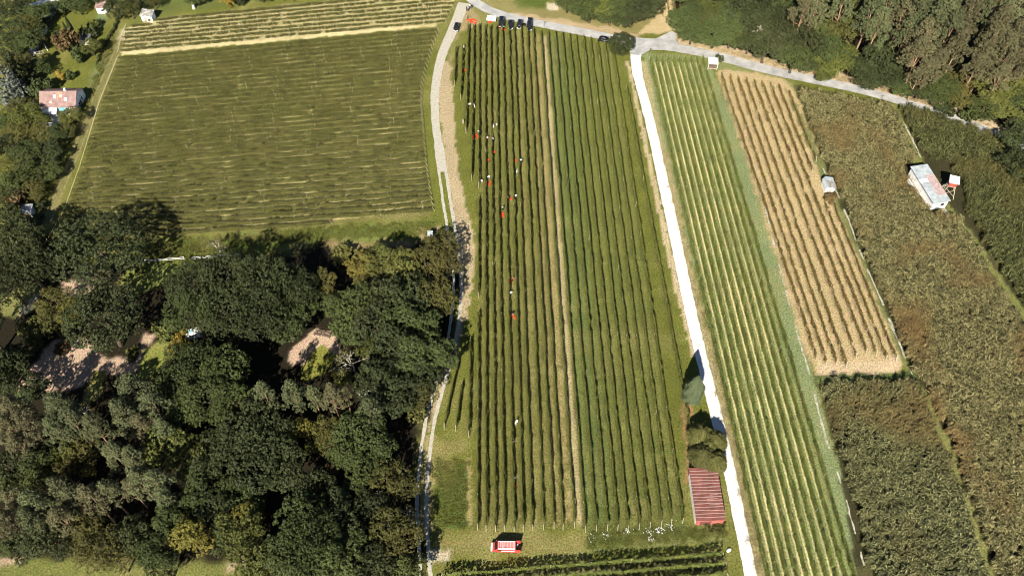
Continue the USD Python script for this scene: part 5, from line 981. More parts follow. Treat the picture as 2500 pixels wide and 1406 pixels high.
# road shelter
t, l, w = flat_building('road_shelter', 'small white shelter standing at the road above the bright vineyard', 'shelter', [(1731, 141), (1752, 142), (1755, 158), (1729, 156)], 2.4, M['timber_dark'], M['white_paint'], 0.25, 0.2)
for sx in (-1, 1): wall_piece(t, 'corner_post', (sx * (l - 0.12), -w + 0.12, 1.05), (0.12, 0.12, 2.1), M['white_paint'])
wall_piece(t, 'bench', (0, -w + 0.1, 0.45), (2 * l - 0.8, 0.35, 0.06), M['timber'])
# rusty barn by the white path
q = [G(1681, 1140, 2.7), G(1752, 1142, 2.7), G(1770.5, 1268.7, 2.7), G(1701, 1271.5, 2.7)]
c = np.mean(q, 0); u = unit((q[0] + q[1]) / 2 - (q[3] + q[2]) / 2); ang = math.atan2(u[1], u[0]) - PI / 2
Wd = (np.linalg.norm(q[1] - q[0]) + np.linalg.norm(q[2] - q[3])) / 2; Ln = np.linalg.norm((q[0] + q[1]) / 2 - (q[3] + q[2]) / 2)
bn = thing('rusty_barn', 'long barn with rust red corrugated roof beside the white path', 'barn', (*c, 0), ang); l, w = Ln / 2, Wd / 2
m = MB(); m.loft([[[-w + .2, -l + .15, 0], [w - .2, -l + .15, 0], [w - .2, l - .15, 0], [-w + .2, l - .15, 0]], [[-w + .2, -l + .15, 2.45], [w - .2, -l + .15, 2.75], [w - .2, l - .15, 2.75], [-w + .2, l - .15, 2.45]]]); part('wall', m.mesh, M['barn_front'], bn)
wall_piece(bn, 'side_wall_lining', (-w + 0.16, -0.3, 1.2), (0.06, Ln * 0.9, 2.2), M['render_white'])
wall_piece(bn, 'barn_door', (-0.8, -l + 0.11, 1.1), (2.2, 0.06, 2.1), M['barn_red']); wall_piece(bn, 'barn_door', (1.5, -l + 0.11, 1.1), (2.2, 0.06, 2.1), M['barn_front'])
npan = 16; tb = math.atan2(0.3, 2 * w); rt = np.array([[math.cos(tb), 0, -math.sin(tb)], [0, 1, 0], [math.sin(tb), 0, math.cos(tb)]])
for i in range(npan):
    y = -l + Ln * (i + 0.5) / npan; m = MB(); kx = 3; ridges = 9
    p = Ln / npan * 0.985; ys = np.linspace(-p / 2, p / 2, ridges); zs = 0.035 * (np.arange(ridges) % 2)
    for xa, xb in ((-w, 0.02), (0.0, w)):
        top = [[xa, y + a, 2.68 + (xa / w) * 0.15 + b] for a, b in zip(ys, zs)]; end = [[xb, y + a, 2.68 + (xb / w) * 0.15 + b + (0.012 if xb == w else 0)] for a, b in zip(ys, zs)]
        v = np.array(top + end); ff = [[j, j + ridges, j + ridges + 1, j + 1] for j in range(ridges - 1)]; m.add(v, ff)
        m.add(v - [0, 0, 0.012], [f_[::-1] for f_ in ff])
    part('roof_panel', m.mesh, M['barn_red'], bn)
    if i: wall_piece(bn, 'roof_lath', (0, -l + Ln * i / npan, 2.745), (2 * w, 0.07, 0.04), M['lath_pale'], tilt=rt)
for i, (x, yy, ln_) in enumerate([(0.9, -0.62, 2.4), (1.2, -0.42, 2.0), (0.9, -0.2, 2.2), (1.3, -0.05, 1.6), (0.7, 0.12, 2.0), (1.0, 0.25, 1.8)]):
    wall_piece(bn, 'roof_lath', (x, yy * l, 2.735 + x / w * 0.15), (ln_, 0.05, 0.04), M['lath_pale'], tilt=rt)
wall_piece(bn, 'fascia', (0, -l - 0.02, 2.55), (2 * w, 0.05, 0.22), M['barn_front'], tilt=rt)
# double rail above the lower wood
def rail(label, pa, pb, n):
    a, b = G(*pa), G(*pb); L_ = np.linalg.norm(b - a); t = thing('rail_fence', label, 'fence', (*a, 0), math.atan2(*(b - a)[::-1]))
    for z in (0.5, 1.0): m = MB(); m.tube([[0, 0, z], [L_, 0, z]], [0.05, 0.05], 6); part('rail', m.mesh, M['white_paint'], t)
    for i in range(n): x = 0.2 + (L_ - 0.4) * i / (n - 1); m = MB(); m.tube([[x, 0.07, 0], [x, 0.07, 1.1]], [0.06, 0.06], 6); part('post', m.mesh, M['timber'], t)
rail('pale double rail fence left of the bright bush above the wood', (326, 644), (452, 634), 7)
rail('pale double rail fence right of the bright bush, by the bare tree', (470, 635), (586, 626), 7)
# bench group in the round clearing, bench and frames in the garden
def bench(label, px, px2, w=0.45):
    a, ang, L_ = axes(px, px2); t = thing('park_bench', label, 'bench', (*((a + G(*px2)) / 2), 0), ang)
    for i in range(3): wall_piece(t, 'seat_slat', (0, -0.18 + i * 0.16, 0.45), (L_, 0.13, 0.05), M['timber_dark'])
    for i in range(2): wall_piece(t, 'back_slat', (0, 0.28, 0.65 + i * 0.18), (L_, 0.05, 0.13), M['timber_dark'])
    for s in (-1, 1): wall_piece(t, 'leg', (s * (L_ / 2 - 0.2), 0, 0.2), (0.09, 0.5, 0.42), M['timber_dark']); wall_piece(t, 'leg', (s * (L_ / 2 - 0.2), 0.3, 0.4), (0.08, 0.05, 0.8), M['timber_dark'])
bench('dark wooden bench, left one behind the round dirt clearing', (766, 817), (784, 820)); bench('dark wooden bench, right one behind the round dirt clearing', (787, 819), (807, 825))
a, ang, L_ = axes((773, 811), (808, 818)); t = thing('rail_fence', 'dark wooden rail behind the benches of the round clearing', 'fence', (*a, 0), ang)
m = MB(); m.tube([[0, 0, 0.9], [L_, 0, 0.9]], [0.07, 0.07], 6); part('rail', m.mesh, M['timber_dark'], t)
for i in range(3): m = MB(); m.tube([[0.2 + i * (L_ - 0.4) / 2, 0, 0], [0.2 + i * (L_ - 0.4) / 2, 0, 1.0]], [0.08, 0.08], 6); part('post', m.mesh, M['timber_dark'], t)
a, ang, L_ = axes((108, 110), (117, 125)); t = thing('white_log', 'white painted log post lying on the garden lawn beside the lane', 'log', (*a, 0), ang)
m = MB(); m.tube([[0, 0, 0.16], [L_, 0, 0.16]], [0.16, 0.13], 8); part('log', m.mesh, M['white_paint'], t); m = MB(); m.tube([[L_ * 0.55, 0, 0.2], [L_ * 0.55 + 0.1, 0.05, 0.75]], [0.06, 0.04], 6); part('branch_stub', m.mesh, M['dead_wood'], t)
a, ang, L_ = axes((84, 139), (106, 138)); t = thing('climbing_frame', 'pale timber frame on the lawn below the gravel lane', 'frame', (*a, 0), ang)
for y in (0, 1.3):
    m = MB(); m.tube([[0, y, 0.9], [L_, y, 0.9]], [0.05, 0.05], 5); part('beam', m.mesh, M['dead_wood'], t)
    for x in (0.1, L_ / 2, L_ - 0.1): m = MB(); m.tube([[x, y, 0], [x, y, 0.95]], [0.05, 0.05], 5); part('post', m.mesh, M['dead_wood'], t)
for x in (0.1, L_ / 2, L_ - 0.1): m = MB(); m.tube([[x, 0, 0.84], [x, 1.3, 0.84]], [0.04, 0.04], 5); part('crossbar', m.mesh, M['dead_wood'], t)
g0 = G(474, 22); t = thing('garden_statue', 'white upright statue on the grass behind the upper left plot', 'statue', (*g0, 0))
m = MB(); m.box((0, 0, 0.3), (0.9, 0.7, 0.6)); part('plinth', m.mesh, M['cream'], t)
m = MB(); m.tube([[0, 0, 0.6], [0.03, 0, 1.2], [0.0, 0, 1.8], [0.06, 0, 2.3], [0.05, 0, 2.55], [0.05, 0, 2.85]], [0.42, 0.33, 0.38, 0.17, 0.22, 0.05], 10); part('figure', m.mesh, M['white_paint'], t, smooth=True)
# small caravan among the trees, boundary stone, flowers, sign posts, tool
def box_shell(name, label, cat, px, ang, L_, W_, H_, mat, z0=0.35):
    t = thing(name, label, cat, (*G(*px), 0), ang); m = MB(); c = 0.12
    m.loft([[[x * (L_ / 2 - i), y * (W_ / 2 - i), z] for x, y in ((-1, -1), (1, -1), (1, 1), (-1, 1))] for i, z in ((c, z0), (0, z0 + c), (0, z0 + H_ - c), (c, z0 + H_))]); part('body', m.mesh, mat, t); return t
t = box_shell('caravan', 'small blue white caravan half hidden between trees of the lower left wood', 'caravan', (474, 822), 0.4, 2.9, 1.9, 1.9, M['white_paint'])
wall_piece(t, 'stripe', (0, -0.955, 0.9), (2.7, 0.02, 0.3), M['blue_tarp']); wall_piece(t, 'window', (0.3, -0.96, 1.6), (1.0, 0.02, 0.5), M['glass_dark']); wall_piece(t, 'roof_hatch', (0, 0, 2.28), (0.6, 0.6, 0.08), M['blue_tarp'])
for s in (-1, 1): m = MB(); m.cyl((0, s * 0.85, 0.32), 0.32, 0.2, 'y', 14); part('wheel', m.mesh, M['tyre'], t)
m = MB(); m.tube([[1.4, 0, 0.45], [2.4, 0, 0.42]], [0.05, 0.05], 6); part('drawbar', m.mesh, M['grey_metal'], t)
g0 = G(1779, 1343); t = tag(part('white_stone', trimesh.util.concatenate([trimesh.creation.icosphere(2, 0.5).apply_transform(np.diag([1.1, 0.7, 0.6, 1]))]), M['render_white'], smooth=True), 'white boulder at the right end of the tall bottom rows', 'stone')
UsdGeom.Xformable(t).AddTranslateOp().Set(Gf.Vec3d(*g0, 0.2)); UsdGeom.Xformable(t).AddRotateZOp().Set(35.0)
fl_rng = np.random.default_rng(88)
fp = []
for px, py, n, s in ((1610, 1294, 30, 7), (1583, 1300, 14, 8), (1530, 1298, 16, 6), (1480, 1308, 12, 7), (1445, 1312, 8, 6), (1590, 1318, 12, 6), (1640, 1285, 18, 10)):
    q = np.column_stack([px + fl_rng.normal(0, s * 0.9, n), py + fl_rng.normal(0, s * 0.75, n)]); fp += [G(*r) for r in q]
fp = np.array(fp); m = MB()
for x, y in fp:
    a = fl_rng.random() * PI; r = 0.05 + 0.06 * fl_rng.random(); z = 0.35 + 0.2 * fl_rng.random()
    th = a + np.arange(5) * 2 * PI / 5; ring = np.column_stack([x + r * np.cos(th), y + r * np.sin(th), z + 0.03 * np.sin(3 * th)]); m.add(np.vstack([[x, y, z + 0.05], ring]), [[0, 1 + j, 1 + (j + 1) % 5] for j in range(5)])
    m.add([[x, y, 0], [x + 0.02, y, 0], [x, y, z]], [[0, 1, 2]])
tag(part('white_flowers', m.mesh, M['petal_white']), 'white flowering weeds on the headland below the middle vineyard', 'flowers', kind='stuff')
def signpost(label, px, h=1.6, board=True):
    t = thing('sign_post', label, 'sign post', (*G(*px), 0)); m = MB(); m.tube([[0, 0, 0], [0, 0, h]], [0.06, 0.05], 6); part('post', m.mesh, M['timber_dark'], t)
    if board: wall_piece(t, 'arm', (0.25, 0, h - 0.15), (0.6, 0.04, 0.16), M['timber_dark'])
signpost('dark sign post at the road edge above the maize', (2151, 246), 1.8); signpost('dark sign post between road and middle vineyard rows', (1328, 65), 1.8)
signpost('dark marker post at the corner of junction and bright vineyard', (1586, 128), 1.5)
# hedge along the mown strip and around the garden
def hedge(label, pts, h, w, seed, mat='hedge_leaf'):
    c = GP(pts); ls = LineString(c); n = int(ls.length / 0.55); rng = np.random.default_rng(seed); lobes = []
    for i in range(n):
        p = ls.interpolate(ls.length * i / n).coords[0]; lobes.append((p[0] + rng.normal(0, .12), p[1] + rng.normal(0, .12), h * rng.uniform(0.42, 0.62), w * rng.uniform(0.42, 0.6)))
    o = np.array([*c[0], 0]); lob = np.array(lobes); lob[:, :3] -= o; rr = []
    vf, tint = cloud(rng, [(*q[:2], q[2] + k * h * 0.35, q[3]) for q in lob for k in (-1, 1)], 26, 0.42)
    t = thing('hedge', label, 'hedge', o); leaf_part('foliage', vf, tint, M[mat], t)
    m = MB()
    for q in lob[::3]: m.tube([[q[0], q[1], 0], [q[0], q[1], q[2]]], [0.06, 0.03], 4, cap=False)
    part('stems', m.mesh, M['stem_wood'], t)
hedge('dark clipped hedge beside the mown strip below the tiled house', [(200, 262), (186, 300), (160, 365), (130, 425), (108, 470), (96, 510)], 1.3, 0.9, 61)
hedge('thin dark hedge beside the mown strip along the garden lawn', [(292, 45), (276, 80), (255, 118), (236, 160)], 0.8, 0.5, 62)
hedge('tall dark hedge running down beside the tiled house garden', [(48, 238), (28, 262), (14, 300), (0, 345)], 2.2, 1.4, 63)
hedge('short dark hedge between the tiled house and the tall hedge', [(52, 236), (72, 232), (92, 230)], 2.0, 1.4, 64)
# ------------------------------------------------------------------ cars
def rrect(x, hw, z0, z1, c):
    """One cross-section of a car body at x: a chamfered rectangle of 8 corners."""
    return [[x, -hw + c, z0], [x, hw - c, z0], [x, hw, z0 + c], [x, hw, z1 - c], [x, hw - c, z1], [x, -hw + c, z1], [x, -hw, z1 - c], [x, -hw, z0 + c]]
def wheel(t, x, y, r=0.32, w=0.2):
    m = MB(); m.cyl((x, y, r), r, w, 'y', 16); wq = part('wheel', m.mesh, M['tyre'], t, smooth=30)
    m = MB(); m.cyl((x, y + (0.01 if y > 0 else -0.01), r), r * 0.62, w, 'y', 12); part('rim', m.mesh, M['rim'], wq)
def car_proto(name, L_=4.2, W_=1.78, H_=1.48, belt=0.92, hood=1.05, boot=0.25, paint='black_paint', tailgate=False, door=False):
    t = proto(name); l, w = L_ / 2, W_ / 2
    m = MB(); m.loft([rrect(-l, w * 0.86, 0.36, belt - 0.12, 0.1), rrect(-l + 0.12, w * 0.96, 0.26, belt, 0.12), rrect(-l + 0.8, w, 0.2, belt + 0.02, 0.13), rrect(0.3, w, 0.2, belt, 0.13), rrect(l - hood, w * 0.99, 0.2, belt - 0.03, 0.13), rrect(l - 0.45, w * 0.94, 0.22, belt - 0.13, 0.13), rrect(l - 0.1, w * 0.84, 0.28, belt - 0.24, 0.1), rrect(l, w * 0.7, 0.38, belt - 0.36, 0.06)])
    part('body', m.mesh, M[paint], t, smooth=40)
    xr, xf = -l + boot, l - hood + 0.05; zr = belt - 0.04; top = w * 0.76
    def cs(x, hw, z): return [[x, -hw, zr], [x, hw, zr], [x, hw * 0.97, z - 0.05], [x, hw * 0.9, z], [x, -hw * 0.9, z], [x, -hw * 0.97, z - 0.05]]
    m = MB(); m.loft([cs(xr, w * 0.84, belt + 0.05), cs(xr + 0.35, w * 0.80, H_ - 0.08), cs(xr + 0.9, top, H_), cs(xf - 1.0, top, H_ - 0.01), cs(xf - 0.75, top * 1.0, H_ - 0.06), cs(xf, w * 0.86, belt + 0.0)]); part('cabin', m.mesh, M[paint], t, smooth=35)
    g = M['glass_dark']; wsq = lambda nm, q: part(nm, MB().slab(q, 0.02).mesh, g, t)
    wsq('windscreen', [[xf - 0.03, -w * 0.74, belt + 0.06], [xf - 0.03, w * 0.74, belt + 0.06], [xf - 0.72, top * 0.84, H_ - 0.05], [xf - 0.72, -top * 0.84, H_ - 0.05]])
    wsq('rear_window', [[xr + 0.03, w * 0.68, belt + 0.16], [xr + 0.03, -w * 0.68, belt + 0.16], [xr + 0.33, -top * 0.8, H_ - 0.10], [xr + 0.33, top * 0.8, H_ - 0.10]])
    for s in (-1, 1):
        for xa, xb in ((xr + 0.55, xr + 1.35), (xr + 1.42, xf - 0.75)):
            q = [[xa, s * (w * 0.835), belt + 0.06], [xb, s * (w * 0.86), belt + 0.06], [xb, s * (top * 0.985 + 0.015), H_ - 0.12], [xa, s * (top * 0.985 + 0.02), H_ - 0.12]]; wsq('side_window', q if s < 0 else q[::-1])
        wheel(t, l - 0.8, s * (w - 0.12)); wheel(t, -l + 0.75, s * (w - 0.12))
        part('headlight', MB().box((l - 0.16, s * w * 0.62, belt - 0.24), (0.26, 0.34, 0.15)).mesh, M['lamp_clear'], t); part('tail_light', MB().box((-l + 0.05, s * w * 0.72, belt - 0.14), (0.14, 0.3, 0.16)).mesh, M['lamp_red'], t)
        part('wing_mirror', MB().box((xf - 0.25, s * (w + 0.09), belt + 0.1), (0.16, 0.2, 0.14)).mesh, M[paint], t)
    part('number_plate', MB().box((l + 0.005, 0, 0.45), (0.03, 0.5, 0.11)).mesh, M['white_paint'], t); part('grille', MB().box((l - 0.03, 0, 0.52), (0.06, 0.8, 0.12)).mesh, M['tyre'], t)
    for s in (-1, 1): part('roof_rail', MB().tube([[xr + 0.7, s * top * 0.86, H_ + 0.03], [xf - 1.1, s * top * 0.86, H_ + 0.03]], [0.025, 0.025], 5).mesh, M['grey_metal'], t)
    if tailgate: part('open_tailgate', MB().slab([[xr + 0.35, -top * 0.9, H_ + 0.02], [xr + 0.35, top * 0.9, H_ + 0.02], [xr - 0.6, top * 0.95, H_ + 0.25], [xr - 0.6, -top * 0.95, H_ + 0.25]], 0.06).mesh, M[paint], t)
    if door: part('open_door', MB().box((xf - 1.0, w + 0.45, 0.72), (0.1, 0.95, 0.95)).mesh, M[paint], t)
    return t
hatch = car_proto('hatchback'); suv = car_proto('large_suv', 4.7, 1.9, 1.72, 1.05, 1.15, 0.1); estate = car_proto('estate_open', 4.5, 1.8, 1.5, 0.95, 1.1, 0.1, tailgate=True); doorcar = car_proto('hatchback_door_open', 4.1, 1.76, 1.5, door=True); mini = car_proto('small_hatchback', 3.9, 1.7, 1.46, 0.9, 0.95, 0.2)
def park(pr, px, heading, label, group='black cars parked at the top of the middle vineyard'): copy_of(pr, 'parked_car', label, 'car', (*G(*px), 0), heading, None, group)
D_ = math.radians
park(mini, (1115, 71), D_(-97), 'small black hatchback with pale bonnet parked on the farm track')
park(suv, (1225, 60), D_(-89), 'large black off-roader, leftmost in the line of parked cars')
park(hatch, (1247, 65), D_(-92), 'black hatchback beside the large off-roader in the line of cars')
park(doorcar, (1269, 64), D_(-97), 'black hatchback with an open door in the line of parked cars')
park(estate, (1293, 68), D_(-93), 'black estate car with raised tailgate, rightmost in the line of cars')
park(mini, (1477, 101), D_(-14), 'black car parked alone beside the round dark tree')
# red van with open rear doors at the bottom
v0 = G(1229.5, 1338); van = thing('red_van', 'red van with roof rack and open rear doors on the headland grass', 'van', (*v0, 0), PI + D_(-1.5))
m = MB(); l, w = 2.45, 0.95
m.loft([rrect(-l, w * 0.97, 0.4, 1.78, 0.12), rrect(-l + 0.1, w, 0.3, 1.9, 0.14), rrect(0.9, w, 0.3, 1.93, 0.16), rrect(1.15, w, 0.3, 1.86, 0.16)]); part('body', m.mesh, M['van_red'], van, smooth=35)
m = MB(); m.loft([rrect(1.16, w * 0.995, 0.3, 1.80, 0.16), rrect(1.75, w * 0.97, 0.3, 1.12, 0.14), rrect(2.2, w * 0.9, 0.32, 0.98, 0.14), rrect(l, w * 0.78, 0.4, 0.8, 0.1)]); part('bonnet', m.mesh, M['van_red'], van, smooth=35)
part('windscreen', MB().slab([[1.80, -w * 0.84, 1.13], [1.80, w * 0.84, 1.13], [1.22, w * 0.78, 1.82], [1.22, -w * 0.78, 1.82]], 0.02).mesh, M['glass_dark'], van)
part('bumper', MB().box((l + 0.0, 0, 0.45), (0.16, 1.5, 0.24)).mesh, M['white_paint'], van); part('bonnet_edge', MB().box((2.3, 0, 0.93), (0.2, 1.55, 0.12)).mesh, M['white_paint'], van)
part('roof_skin', MB().box((-0.75, 0, 1.935), (3.1, 1.5, 0.03)).mesh, M['van_roof'], van)
for s in (-1, 1):
    part('rack_rail', MB().tube([[-2.3, s * 0.72, 2.08], [1.0, s * 0.72, 2.08]], [0.04, 0.04], 6).mesh, M['white_paint'], van)
    part('stripe', MB().box((-0.9, s * (w + 0.008), 1.05), (2.6, 0.012, 0.36)).mesh, M['white_paint'], van); part('upper_stripe', MB().box((-0.75, s * (w - 0.06), 1.83), (3.0, 0.012, 0.12), tilt=None).mesh, M['white_paint'], van)
    part('side_window', MB().box((0.75, s * (w + 0.008), 1.45), (0.75, 0.012, 0.5)).mesh, M['glass_dark'], van); part('headlight', MB().box((2.3, s * 0.66, 0.78), (0.2, 0.3, 0.2)).mesh, M['lamp_clear'], van)
    part('wing_mirror', MB().box((1.4, s * (w + 0.14), 1.3), (0.14, 0.22, 0.26)).mesh, M['van_red'], van); wheel(van, 1.6, s * (w - 0.12), 0.34); wheel(van, -1.55, s * (w - 0.12), 0.34)
    part('rear_door', MB().box((-l - 0.46, s * (w + 0.0), 1.12), (0.92, 0.07, 1.4)).mesh, M['van_red'], van); 
    part('tail_light', MB().box((-l - 0.005, s * 0.86, 1.1), (0.03, 0.14, 0.5)).mesh, M['lamp_red'], van)
for x in (-2.2, -2.0, -1.35, -0.75, -0.1, 0.25, 0.6, 0.95): part('rack_bar', MB().box((x, 0, 2.09), (0.05, 1.5, 0.04)).mesh, M['white_paint'], van)
for s in (-0.5, 0.5): part('rack_foot', MB().box((-0.4, s * 1.44, 2.0), (2.6, 0.05, 0.1)).mesh, M['white_paint'], van)
part('awning_tube', MB().tube([[-2.3, 0.86, 2.0], [0.95, 0.86, 2.0]], [0.07, 0.07], 8).mesh, M['white_paint'], van)
part('cargo_floor', MB().box((-l - 0.02, 0, 0.55), (0.12, 1.6, 0.12)).mesh, M['grey_metal'], van)
t = thing('white_canister', 'white canister standing between the open rear doors of the red van', 'canister', (*G(1262, 1331), 0)); m = MB(); m.tube([[0, 0, 0], [0, 0, 0.6], [0, 0, 0.72], [0, 0, 0.85]], [0.28, 0.28, 0.16, 0.1], 12); part('drum', m.mesh, M['white_paint'], t, smooth=30); part('lid', MB().cyl((0, 0, 0.88), 0.13, 0.06).mesh, M['grey_metal'], t)
# trailers and tubs beside the cars
def trailer(label, px, ang, lid):
    t = thing('trailer', label, 'trailer', (*G(*px), 0), ang); part('bed', MB().box((0, 0, 0.62), (2.0, 1.3, 0.1)).mesh, M['grey_metal'], t)
    for x, y, sx, sy in ((0, .66, 2.0, .05), (0, -.66, 2.0, .05), (1.0, 0, .05, 1.28), (-1.0, 0, .05, 1.28)): part('side_board', MB().box((x, y, 0.86), (sx, sy, 0.4)).mesh, M['white_paint'], t)
    for s in (-1, 1): m = MB(); m.cyl((0, s * 0.76, 0.3), 0.3, 0.16, 'y', 14); part('wheel', m.mesh, M['tyre'], t)
    m = MB(); m.tube([[1.0, 0, 0.55], [2.0, 0, 0.48]], [0.05, 0.05], 6); part('drawbar', m.mesh, M['grey_metal'], t)
    if lid: part('lid', MB().box((0, 0, 1.1), (2.06, 1.4, 0.06)).mesh, M['white_paint'], t)
    else:
        for i, (x, y) in enumerate(((-.6, .3), (0, .3), (.6, .3), (-.6, -.3), (0.05, -.3))): part('white_tub', MB().loft([[[x + a * .2, y + b * .2, 0.68] for a, b in ((-1, -1), (1, -1), (1, 1), (-1, 1))], [[x + a * .25, y + b * .25, 1.2] for a, b in ((-1, -1), (1, -1), (1, 1), (-1, 1))]]).mesh, M['white_paint'], t)
trailer('open white trailer loaded with white tubs left of the parked cars', (1194, 50), D_(80), False); trailer('white lidded trailer standing just left of the large off-roader', (1206, 52), D_(85), True)
# ------------------------------------------------------------------ grape crates
cp = proto('grape_crate'); m = MB()
for x, y, sx, sy in ((0, .21, .62, .03), (0, -.21, .62, .03), (.3, 0, .03, .42), (-.3, 0, .03, .42)): part('side', MB().box((x, y, .16), (sx, sy, .3)).mesh, M['crate_red'], cp)
part('bottom', MB().box((0, 0, .02), (.6, .42, .03)).mesh, M['crate_red'], cp)
for y in (-.225, .225): part('rim', MB().box((0, y, .31), (.66, .04, .03)).mesh, M['crate_red'], cp)
def crates(where, px, n=1, spread=0.8, seed=0, s=1.0):
    rng = np.random.default_rng(seed + int(px[0])); c = G(*px); words_ = ['nearest the camera', 'just behind the first', 'third one', 'fourth one', 'fifth one', 'sixth one', 'seventh one', 'eighth one']
    order = sorted([(c + rng.uniform(-spread, spread, 2) * [1, 1]) for _ in range(n)], key=lambda p: p[1])
    placed = []
    for p in order:
        for _ in range(40):
            if all(np.hypot(*(p - q)) > 0.85 for q in placed): break
            p = c + rng.uniform(-spread, spread, 2) * 1.3
        placed.append(p)
    for i, p in enumerate(sorted(placed, key=lambda p: p[1])):
        copy_of(cp, 'grape_crate', f'red grape crate {where}' + (f', {words_[i]}' if n > 1 else ''), 'crate', (*p, 0), rng.uniform(-0.6, 0.6), (s, s, s), 'red grape crates')
crates('in the left pile by the farm track', (1147, 53), 3, 0.6); crates('in the right pile by the farm track', (1157, 55), 5, 1.1)
crates('below the white trailers', (1198, 57), 2, 0.5); crates('at the front of the large off-roader', (1225, 72), 3, 0.8); crates('at the vine row under the estate car', (1273, 103), 1)
crates('in the left alley below the short rows', (1134, 172), 2, 0.7); crates('beside the leaning picker in the left alley', (1160, 333), 4, 0.8); crates('in shadow of the fourth long row', (1201, 296), 1)
crates('alone in the alley below a white picker', (1209, 370), 1); crates('in the row end alley at mid height', (1189, 390), 2, 0.5); crates('beside two pickers at the row end', (1191, 448), 3, 0.6)
crates('above the picker with a bag', (1261, 391), 1); crates('below the picker with a bag', (1262, 437), 1); crates('held beside the dark clothed picker', (1246, 487), 1); crates('below the grey clothed picker', (1228, 526), 2, 0.4)
crates('beside the crouched picker in the middle rows', (1254, 775), 2, 0.5); crates('at the dark clothed picker halfway down', (1251, 690), 1); crates('in shadow near the lower row end', (1253, 1192), 1)
# ------------------------------------------------------------------ people
def hulls(bones, seg=8, refine=0.09):
    """One continuous body from bones: (joint a, radius, joint b, radius)."""
    out = []
    for a, ra, b, rb in bones:
        s = [manifold3d.Manifold.sphere(r, seg).translate(list(map(float, p))) for p, r in ((a, ra), (b, rb))]; out.append(manifold3d.Manifold.batch_hull(s))
    mm = manifold3d.Manifold.batch_boolean(out, manifold3d.OpType.Add)
    k = mm.to_mesh(); t = trimesh.Trimesh(k.vert_properties[:, :3], k.tri_verts, process=True)
    trimesh.smoothing.filter_taubin(t, iterations=4); return t
def hand_bones(w, d, side):
    """Palm, four unequal curled fingers and a thumb, from the wrist w along d."""
    d = unit(np.array(d, float)); a = unit(np.cross(d, [0, 0, 1.0]) + 1e-6); n = np.cross(d, a); B = [(w, .026, w + d * .085, .032)]
    for i, L_ in enumerate((.07, .08, .075, .058)):
        r0 = w + d * .09 + a * (i - 1.5) * .02; r1 = r0 + d * L_ * .55 - n * .008; r2 = r1 + d * L_ * .4 - n * .022; B += [(r0, .0095, r1, .009), (r1, .009, r2, .008)]
    th = w + d * .035 + a * side * .03; B += [(th, .012, th + d * .03 + a * side * .03, .010), (th + d * .03 + a * side * .03, .010, th + d * .06 + a * side * .034, .009)]
    return B
A3 = lambda *p: np.array(p, float)
def pose(kind):
    if kind == 'stand': hip, chest, neck, head = A3(0, 0, .93), A3(.02, 0, 1.32), A3(.02, 0, 1.48), A3(.05, 0, 1.63); feet = [(A3(.03, .11, .5), A3(0, .12, .09)), (A3(.05, -.11, .5), A3(-.02, -.13, .09))]; arms = [(A3(-.02, .27, 1.14), A3(.14, .27, .95)), (A3(-.02, -.27, 1.14), A3(.12, -.28, .94))]
    elif kind == 'reach': hip, chest, neck, head = A3(0, 0, .92), A3(.08, 0, 1.30), A3(.12, 0, 1.45), A3(.19, 0, 1.57); feet = [(A3(.1, .11, .5), A3(.04, .13, .09)), (A3(.02, -.11, .5), A3(-.12, -.13, .09))]; arms = [(A3(.26, .24, 1.18), A3(.5, .16, 1.26)), (A3(.24, -.24, 1.14), A3(.48, -.14, 1.16))]
    else: hip, chest, neck, head = A3(-.12, 0, .84), A3(.22, 0, 1.05), A3(.36, 0, 1.11), A3(.48, 0, 1.10); feet = [(A3(.06, .12, .47), A3(-.06, .13, .09)), (A3(.04, -.12, .47), A3(-.1, -.14, .09))]; arms = [(A3(.33, .22, .82), A3(.48, .16, .6)), (A3(.33, -.22, .82), A3(.5, -.14, .62))]
    return hip, chest, neck, head, feet, arms
_figs = {}
